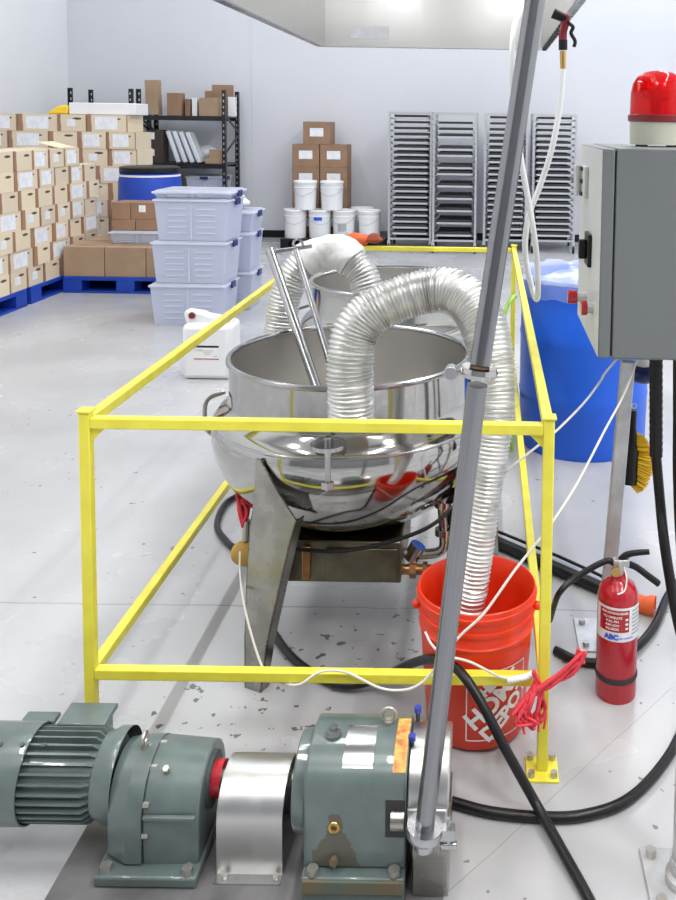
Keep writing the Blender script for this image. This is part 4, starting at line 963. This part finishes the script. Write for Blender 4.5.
# ------------------------------------------------------------------ shelving
def shelf_unit(xA, xB, yA, yB_, label, grp=None):
    Hh = 1.99
    s_ = thing('shelving_unit', label, 'shelf', ((xA + xB) / 2, (yA + yB_) / 2, 0), grp)
    for x in (xA, xB):
        for y in (yA, yB_):
            sg = 1 if x == xA else -1
            m = MB().bb(x - .004, x + .004, y - .03, y + .03, 0, Hh).bb(x, x + sg * .05, y - .004, y + .004, 0, Hh)
            m.build('upright', 'black_metal', s_)
            mm = MB()
            for i in range(24): mm.bb(x + sg * .02, x + sg * .034, y - .0055, y - .0045, .12 + i * .078, .15 + i * .078)
            tag(mm.build('slots', 'rack_metal', s_), None)
        for i in range(4): MB().bar((x, yA + .03, .3 + i * .45), (x, yB_ - .03, .5 + i * .45 - .2 * (i % 2) * 2), .012, .03).build('side_brace', 'black_metal', s_)
    for z in (.12, .58, 1.04, 1.655):
        MB().bb(xA + .005, xB - .005, yA - .012, yA, z - .06, z).bb(xA + .005, xB - .005, yB_, yB_ + .012, z - .06, z).bb(xA + .006, xB - .006, yA, yB_, z - .02, z - .002).build('shelf', 'black_metal', s_)
    return s_
ySf, ySb = 11.2, 11.78
sxB, sxA = at(226, 150, ySf).x, at(138, 150, ySf).x
su = shelf_unit(sxA, sxB, ySf, ySb, 'black steel shelving unit loaded with boxes against the far wall')
su2 = shelf_unit(at(69, 100, ySf).x, sxA - .06, ySf, ySb, 'black steel shelving unit mostly hidden behind the tall carton stack')
def bx(pxa, pxb, pya, pyb, Y, d, mt, label, name='cardboard_box', cat='box', rect=None, ry=0, zb=None, tape=False):
    p0 = at(pxa, pyb, Y); p1 = at(pxb, pya, Y); w = p1.x - p0.x; h = p1.z - p0.z; z = p0.z if zb is None else zb
    h = p1.z - z
    r = box_proto(w, d, h, mt, rect, tape, name); r.location = ((p0.x + p1.x) / 2, Y + d / 2, z); r['label'] = label; r['category'] = cat
    if ry: r.rotation_euler = (0, ry, 0)
    return r
zs = 1.655; zs2 = 1.04
bx(146, 158, 80, 117, 11.25, .14, 'kraft_light', 'tall narrow beige carton with dark top standing on the top shelf', ry=-.03, zb=zs + .008)
bx(167, 181, 93, 117, 11.25, .15, 'kraft', 'plain brown box beside the tall carton on the top shelf', zb=zs)
bx(185, 190, 99, 117, 11.3, .2, 'kraft_dark', 'slim dark brown box on the top shelf beside white cups', zb=zs)
bx(192, 197, 98, 117, 11.3, .1, 'plastic_white', 'stack of white cups standing between boxes on the top shelf', 'cup_stack', 'cups', zb=zs)
bx(199, 218, 98, 117, 11.25, .2, 'kraft_light', 'wide tan box at the front of the top shelf', zb=zs)
bx(205, 221.5, 91, 117, 11.52, .12, 'kraft', 'brown box peeking over the wide tan box', zb=zs)
bx(212, 231, 85, 117, 11.6, .12, 'kraft', 'tall brown box at the back of the top shelf', zb=zs)
bx(228, 234.5, 97, 117, 11.42, .1, 'plastic_white', 'white paper roll behind the front upright of the shelving', 'paper_roll', 'roll', zb=zs)
bx(149, 163, 147, 165, 11.25, .2, 'box_black', 'dark box with small white label, lower of two on the shelf', rect=(.1, .4, .45, .85), zb=zs2)
hh2 = at(150, 147, 11.25).z
bx(149, 163, 130, 147, 11.25, .2, 'box_black', 'dark box with small white label, upper of two on the shelf', rect=(.1, .4, .45, .85), zb=hh2 + .001)
# leaning white sleeves
for i in range(4):
    pa_, pb2 = at(165 + i * 6.5, 131 + i * .5, 11.28), at(176 + i * 7, 164, 11.28)
    wv = Vector((1, 0, 0)); dn = (pa_ - pb2); pb2.z = zs2 + .004; 
    sd_ = Vector((.055, 0, .012))
    m = MB(); dep = Vector((0, .2, 0)); vs = [pb2, pb2 + sd_, pa_ + sd_, pa_, pb2 + dep, pb2 + sd_ + dep, pa_ + sd_ + dep, pa_ + dep]
    m.add(vs, [(0, 1, 2, 3), (4, 7, 6, 5), (0, 4, 5, 1), (1, 5, 6, 2), (2, 6, 7, 3), (3, 7, 4, 0)])
    solo(m, 'plastic_pack', 'clear_bag', 'white plastic pack leaning on the middle shelf, %s from the dark boxes' % ORD[i], 'pack', 'leaning white packs', bevel=.012)
lump_ = MB(); lump(lump_, (0, 0, 0), .15, (1.1, .7, .8), 8, .12); oo = at(199, 152, 11.45)
for i in range(len(lump_.v)): lump_.v[i] += Vector((oo.x + .03, 11.63, zs2 + .12)); lump_.v[i].z = max(lump_.v[i].z, zs2)
solo(lump_, 'clear_bag', 'clear_bag', 'crumpled clear plastic bag behind the leaning packs', 'bag', ang=80)
bx(205, 222, 158, 165, 11.25, .25, 'kraft_light', 'low tan box lying on the middle shelf by the upright', zb=zs2)
zq = at(210, 158, 11.25).z
bx(209, 222, 150, 158, 11.28, .2, 'kraft_light', 'small tan box on the low tan box, middle shelf', zb=zq + .001)
bx(154, 164, 176, 192, 11.3, .3, 'box_black', 'dark box on the lower shelf beside the clear tote', zb=.58)
# ------------------------------------------------------------------ totes
def tote_proto(w, d, h):
    r = thing('storage_tote', 'tote', 'storage box'); t_ = .004
    def ring4(x, y, z): return [(-x, -y, z), (x, -y, z), (x, y, z), (-x, y, z)]
    m = MB(); k = .035
    L_ = [ring4(w / 2 - k, d / 2 - k, 0), ring4(w / 2 - .012, d / 2 - .012, h - .03), ring4(w / 2 - .012 - t_, d / 2 - .012 - t_, h - .03), ring4(w / 2 - k - t_, d / 2 - k - t_, t_)]
    vs = [p for l in L_ for p in l]; fs = [(0, 3, 2, 1), (12, 13, 14, 15)]
    for j in range(3): fs += [(4 * j + i, 4 * j + (i + 1) % 4, 4 * j + 4 + (i + 1) % 4, 4 * j + 4 + i) for i in range(4)]
    m.add(vs, fs); bd = m.build('bin', 'tote_plastic', r, bevel=.006)
    # raised ribs moulded on the front
    mm = MB()
    for sx in (-1, 1):
        for i in range(5):
            z = h * (.18 + i * .14); y = -(d / 2 - k) - (k - .012) * (z / (h - .03)) - .002
            mm.box((sx * w * .19, y, z), (w * .24, .006, .007))
    mm.box((0, -(d / 2 - k / 2) - .0, h * .45), (.006, .012, h * .8))
    mm.build('moulded_ribs', 'tote_lid', bd)
    MB().bb(-w / 2, w / 2, -d / 2, d / 2, h - .029, h - .012).bb(-w / 2 + .02, w / 2 - .02, -d / 2 + .02, d / 2 - .02, h - .012, h - .002).build('lid', 'tote_lid', r, bevel=.005)
    for sx in (-1, 1): MB().bb(sx * (w / 2 - .005), sx * (w / 2 + .012), -.05, .05, h - .06, h - .008).build('latch', 'navy', r, bevel=.004)
    return r
TP = Proto(tote_proto(.60, .42, .335))
tx = .035 + (at(153, 300, 6.78).x + at(224, 300, 6.78).x) / 2
zz = 0
tl = ['clear bluish storage tote, bottom of the front stack behind the jug', 'clear bluish storage tote, middle of the front stack', 'clear bluish storage tote, third up in the front stack']
for i in range(3): TP.put((tx + (-.02, 0, .025)[i], 6.90, i * .3355), (.02, -.01, -.03)[i], tl[i], 'stacked storage totes')
T2 = box = tote_proto(.62, .43, .062)
T2.location = (tx + .03, 6.90, 3 * .3355); T2['label'] = 'shallow clear tote crowning the front stack of totes'; T2['group'] = 'stacked storage totes'; T2.name = 'storage_tote'
tx2 = at(250, 290, 7.27).x - .28
for i, l in enumerate(['clear tote, bottom of the stack behind the front totes', 'clear tote, second up behind the front totes']): TP.put((tx2, 7.48, i * .3355), .03, l, 'stacked storage totes')
T3 = tote_proto(.58, .40, .18); T3.location = (tx2 + .02, 7.48, 2 * .3355); T3['label'] = 'shallow clear tote on top of the rear tote stack'; T3['group'] = 'stacked storage totes'
lm = MB(); lump(lm, (tx2 + .12, 7.48, 2 * .3355 + .18 + .06), .09, (1.2, 1, .62), 4)
solo(lm, 'plastic_bag', 'clear_bag', 'crumpled white plastic bag lying on the rear tote stack', 'bag', ang=80)
T4 = tote_proto(.50, .42, .30); T4.location = (at(203, 180, 11.25).x, 11.5, .58); T4['label'] = 'clear tote with dark blue handle on the lower shelf'
MB().bb(-.05, .05, -.225, -.212, .255, .292).build('front_handle', 'navy').parent = T4
# ------------------------------------------------------------------ jug
jc = fl(212, 380); jy = jc.y + .12; jx = at(206, 350, jc.y).x
jg = thing('white_jug', 'white plastic jug with a printed label standing by the storage totes', 'jug', (jx, jy, 0))
wj, dj, hj = .305, .24, .345
m = MB().bb(jx - wj / 2, jx + wj / 2, jy - dj / 2, jy + dj / 2, 0, hj)
m.build('container', 'plastic_white', jg, bevel=.03)
MB().prism([(jx - wj / 2 + .01, hj - .03), (jx + wj / 2 - .01, hj - .03), (jx + wj / 2 - .02, hj + .02), (jx - .02, hj + .045), (jx - .05, hj + .06), (jx - wj / 2, hj + .075), (jx - wj / 2 - .012, hj + .05)], jy - .05, jy + .05, 'y').build('grip', 'plastic_white', jg, bevel=.012)
MB().cyl((jx - wj / 2 + .045, jy - .051, hj + .045), (jx - wj / 2 + .045, jy - .062, hj + .045), .022, .02, n=24).build('cap', 'red_dark', jg)
yfj = jy - dj / 2 - .001
lbj = MB().bb(jx - .075, jx + .08, yfj - .0008, yfj, .13, .215).build('label', 'white', jg)
MB().bb(jx - .075, jx + .08, yfj - .0016, yfj - .0009, .205, .217).build('black_bar', 'black', lbj)
MB().bb(jx - .075, jx + .08, yfj - .0016, yfj - .0009, .130, .136).build('red_bar', 'red', lbj)
m = MB(); vs, fs = text_geo('5 GAL', .02, .0004)
m.add([Vector((jx - .045 + v.x, yfj - .002, .188 + v.y)) for v in vs], fs)
for i in range(3): m.bb(jx - .02 + .005 * i, jx + .045 - .008 * i, yfj - .0016, yfj - .0009, .183 - i * .012, .186 - i * .012)
m.bb(jx + .045, jx + .07, yfj - .0016, yfj - .0009, .148, .152)
m.build('printing', 'label_gray', lbj)

# ------------------------------------------------------------------ pallets and cartons
def pallet(x0, x1, y0, y1, h, label, m='pallet_blue'):
    p = thing('pallet', label, 'pallet', ((x0 + x1) / 2, (y0 + y1) / 2, 0))
    MB().bb(x0, x1, y0, y1, h - .035, h).build('deck', m, p, bevel=.004)
    MB().bb(x0, x1, y0, y1, 0, .018).build('base', m, p, bevel=.004)
    for i in range(3):
        for j in range(3):
            xx = x0 + (x1 - x0 - .17) * i / 2; yy = y0 + (y1 - y0 - .17) * j / 2
            MB().bb(xx, xx + .17, yy, yy + .17, .0185, h - .0355).build('block', m, p, bevel=.004)
    return p
hp = .152; XF = at(30, 300, 7.45).x; XF = -3.93
y_a0, y_a1 = 6.25, 8.78
pallet(XF - 1.15, XF, 6.0, 7.35, hp, 'blue plastic pallet at the picture edge under the cream cartons')
pallet(XF - 1.15, XF, 7.42, 8.82, hp, 'blue plastic pallet under the inner end of the cream cartons')
def carton_proto(w, d, h, lab=None, flap=False):
    r = thing('carton', 'x', 'box')
    MB().bb(-w / 2, w / 2, -d / 2, d / 2, 0, h).build('box_body', 'carton', r)
    if lab == 'wide': MB().bb(-w * .30, w * .26, -d / 2 - .0016, -d / 2 - .0003, h * .14, h * .88).build('paper_label', 'paper', r)
    if lab == 'small': MB().bb(-w * .18, w * .12, -d / 2 - .0016, -d / 2 - .0003, h * .3, h * .72).build('paper_label', 'paper', r)
    if flap:
        MB().box((0, -d * .16, h + .03), (w * .98, d * .5, .004), Matrix.Rotation(math.radians(14), 3, 'X')).build('open_flap', 'cream', r)
    return r
CP = {k: Proto(carton_proto(.278, .44, .1665, k)) for k in (None, 'wide', 'small')}
CW = Proto(carton_proto(.385, .44, .1665, 'wide')); CFl = Proto(carton_proto(.30, .44, .1665, 'wide', True))
hN = .168; rnd = random.Random(11)
rown = ['bottom row', 'second row up', 'third row up', 'fourth row up', 'fifth row up', 'sixth row up', 'top row']
desc = {None: 'cream carton without label', 'wide': 'cream carton with large white label', 'small': 'cream carton with small white label'}
for lv in range(7):
    y = y_a1 - (0 if lv % 2 else .0); ylim = y_a1
    if lv == 6: ylim = y_a1 - .42
    y = ylim - (.06 * (lv % 2)); k = 0
    while y > 6.1:
        wide = rnd.random() < .22; kind = rnd.choice([None, None, None, 'wide', 'small'])
        fp = (lv == 6 and k == 0)
        w = .30 if fp else (.385 if wide else .278)
        pr_ = CFl if fp else (CW if wide else CP[kind])
        ds = 'cream carton with its top flap open' if fp else (desc['wide'].replace('carton', 'wide carton') if wide else desc[kind])
        vis = y - w / 2 > 6.0
        pr_.put((XF - .22 - rnd.uniform(0, .012), y - w / 2, hp + lv * hN + .0005), PI / 2 + rnd.uniform(-.012, .012), '%s, side-on stack, %s, %s from inner end' % (ds, rown[lv], ORD[k]), 'cream cartons stacked on the blue pallets')
        y -= w + .004; k += 1
# far carton stack facing the camera
yFS = 9.55; hF = .187; xFe = at(137, 200, yFS).x; xFs = at(0, 160, yFS).x - .25
pallet(xFs, xFe, yFS, yFS + 1.1, hp, 'blue pallet hidden beneath the rear carton stack')
FP = {k: Proto(carton_proto(.312, .45, hF - .0015, k)) for k in (None, 'wide', 'small')}
FW = Proto(carton_proto(.44, .45, hF - .0015, 'wide'))
rowf = ['bottom row', 'second row up', 'third row up', 'fourth row up', 'fifth row up', 'third row down', 'second row down', 'top row']
for lv in range(8):
    x = xFe - (.10 if lv >= 7 else 0) - (.0 if lv % 2 else .01); k = 0
    while x > xFs + .3:
        wide = rnd.random() < .4; kind = rnd.choice([None, 'small', 'wide']); w = .44 if wide else .312
        (FW if wide else FP[kind]).put((x - w / 2, yFS + .225 + rnd.uniform(0, .02), hp + lv * hF + .0005), rnd.uniform(-.012, .012), '%s, rear stack, %s, %s from shelving end' % (desc['wide'].replace('carton', 'wide carton') if wide else desc[kind], rowf[lv], ORD[k]), 'cream cartons in the rear stack')
        x -= w + .005; k += 1
ztop = hp + 8 * hF
xa_, xb_ = at(71, 108, yFS + .1).x, at(137, 108, yFS + .1).x
fo = MB().bb(xa_, xb_, yFS + .05, yFS + .42, ztop + .001, ztop + .13)
solo(fo, 'white_box', 'plastic_white', 'long white box lying on top of the rear carton stack', 'box', bevel=.008)
xq0, xq1 = at(47, 112, yFS + .1).x, at(70, 112, yFS + .1).x
m = MB(); vs = [(xq0, yFS + .05, ztop + .001), (xq1, yFS + .05, ztop + .001), (xq1, yFS + .05, ztop + .10), (xq1 - .1, yFS + .05, ztop + .095), (xq0, yFS + .4, ztop + .001), (xq1, yFS + .4, ztop + .001), (xq1, yFS + .4, ztop + .10), (xq1 - .1, yFS + .4, ztop + .095)]
m.add(vs, [(0, 1, 2, 3), (4, 7, 6, 5), (0, 4, 5, 1), (1, 5, 6, 2), (2, 6, 7, 3), (3, 7, 4, 0)])
solo(m, 'yellow_bag', 'yellow_soft', 'yellow bag beside the long white box on the rear stack', 'bag', bevel=.02)
# pallet with kraft boxes, low tote, brown boxes, drum
yQ = 7.93; xQ0, xQ1 = at(63, 290, yQ).x, at(63, 290, yQ).x + 1.15
pallet(xQ0, xQ1, yQ, yQ + 1.55, hp, 'blue plastic pallet under the brown boxes and blue drum')
wq = at(104.5, 262, yQ).x - at(63, 262, yQ).x; hq = at(80, 247, yQ).z - hp
QB = Proto(box_proto(wq - .006, .275, hq, 'kraft_light', None, True))
nm = ['nearest the cream cartons', 'in the middle', 'beside the clear totes']; rw = ['front row', 'second row', 'third row']
for i in range(3):
    for j in range(3 if i == 0 else 2):
        QB.put((xQ0 + wq * (i + .5), yQ + .01 + .14 + j * .282, hp), 0, 'plain brown box on the blue pallet, %s, %s' % (rw[j], nm[i]), 'plain brown boxes on the blue pallet')
zt_q = hp + hq + .001
xa_, xb_ = at(112, 235, yQ + .3).x, at(158, 235, yQ + .3).x
LT = tote_proto(xb_ - xa_ + .1, .34, .125); LT.location = ((xa_ + xb_) / 2 + .05, yQ + .38, zt_q); LT['label'] = 'low clear tote under the reddish brown boxes on the pallet'
zl = zt_q + .1255
BB = [(112, 135, 0, .10, 'lower reddish brown box on the low tote, carton side'), (135.5, 160, 0, .10, 'lower reddish brown box on the low tote, tote-stack side')]
for a, b, z_, h_, l in BB:
    r = box_proto(at(b, 220, yQ + .25).x - at(a, 220, yQ + .25).x, .26, h_, 'kraft', None, False); r.location = ((at(a, 220, yQ + .25).x + at(b, 220, yQ + .25).x) / 2, yQ + .38, zl); r['label'] = l
zl2 = zl + .101
for a, b, l, rc in ((112, 130.5, 'upper reddish brown box without label beside the blue drum', None), (131, 158, 'upper reddish brown box with a small white label', (.3, .55, .45, .85))):
    r = box_proto(at(b, 210, yQ + .27).x - at(a, 210, yQ + .27).x, .25, .165, 'kraft', rc, True); r.location = ((at(a, 210, yQ + .27).x + at(b, 210, yQ + .27).x) / 2, yQ + .39, zl2); r['label'] = l
dc2 = Vector((at(149.5, 190, 9.1).x, 9.12, hp + .001))
dr2 = drum('blue_drum', dc2, .315, .90, 'squat-looking blue drum with black lid behind the brown boxes', 'pallet_blue')
MB().lathe([(.295, .905), (.30, .908), (.30, .955), (.27, .965), (.001, .965)], dc2, 48).build('lid', 'black', dr2, ang=40)
MB().lathe([(.302, .860), (.307, .863), (.307, .878), (.302, .881)], dc2, 48).build('clamp_band', 'plastic_white', dr2)

# ------------------------------------------------------------------ light
def area(loc, sx, sy, e, col=(1, 1, 1), rot=(0, 0, 0)):
    l = bpy.data.lights.new('ceiling_or_fill_lamp', 'AREA'); l.shape = 'RECTANGLE'; l.size = sx; l.size_y = sy; l.energy = e; l.color = col
    o = bpy.data.objects.new('ceiling_or_fill_lamp', l); C.objects.link(o); o.location = loc; o.rotation_euler = rot
for hxx in (hx1 - .23, hx0 + .27):
    area((hxx, 3.45, hz + .61), .12, .85, 8)  # unseen lamps added inside the hood to brighten its panels
for x in (-3.6, -.6, 2.4):
    for y in (-1.5, 1.6, 4.7, 7.8, 10.6):
        area((x, y, 5.85), .16, 1.9, (60 if y < 4 else (44 if y < 6 else 29)) * (1.9 if x > 2 else .85), (1, .985, .96) if y < 6 else (.9, .95, 1))
w = bpy.data.worlds.new('world'); bpy.context.scene.world = w; w.use_nodes = True
w.node_tree.nodes['Background'].inputs[0].default_value = (.9, .95, 1, 1); w.node_tree.nodes['Background'].inputs[1].default_value = .4
vs_ = bpy.context.scene.view_settings
bpy.context.scene.display_settings.display_device = 'sRGB'
vs_.view_transform = 'Standard'; vs_.look = 'None'; vs_.gamma = 1; vs_.exposure = 0.5; vs_.use_curve_mapping = False
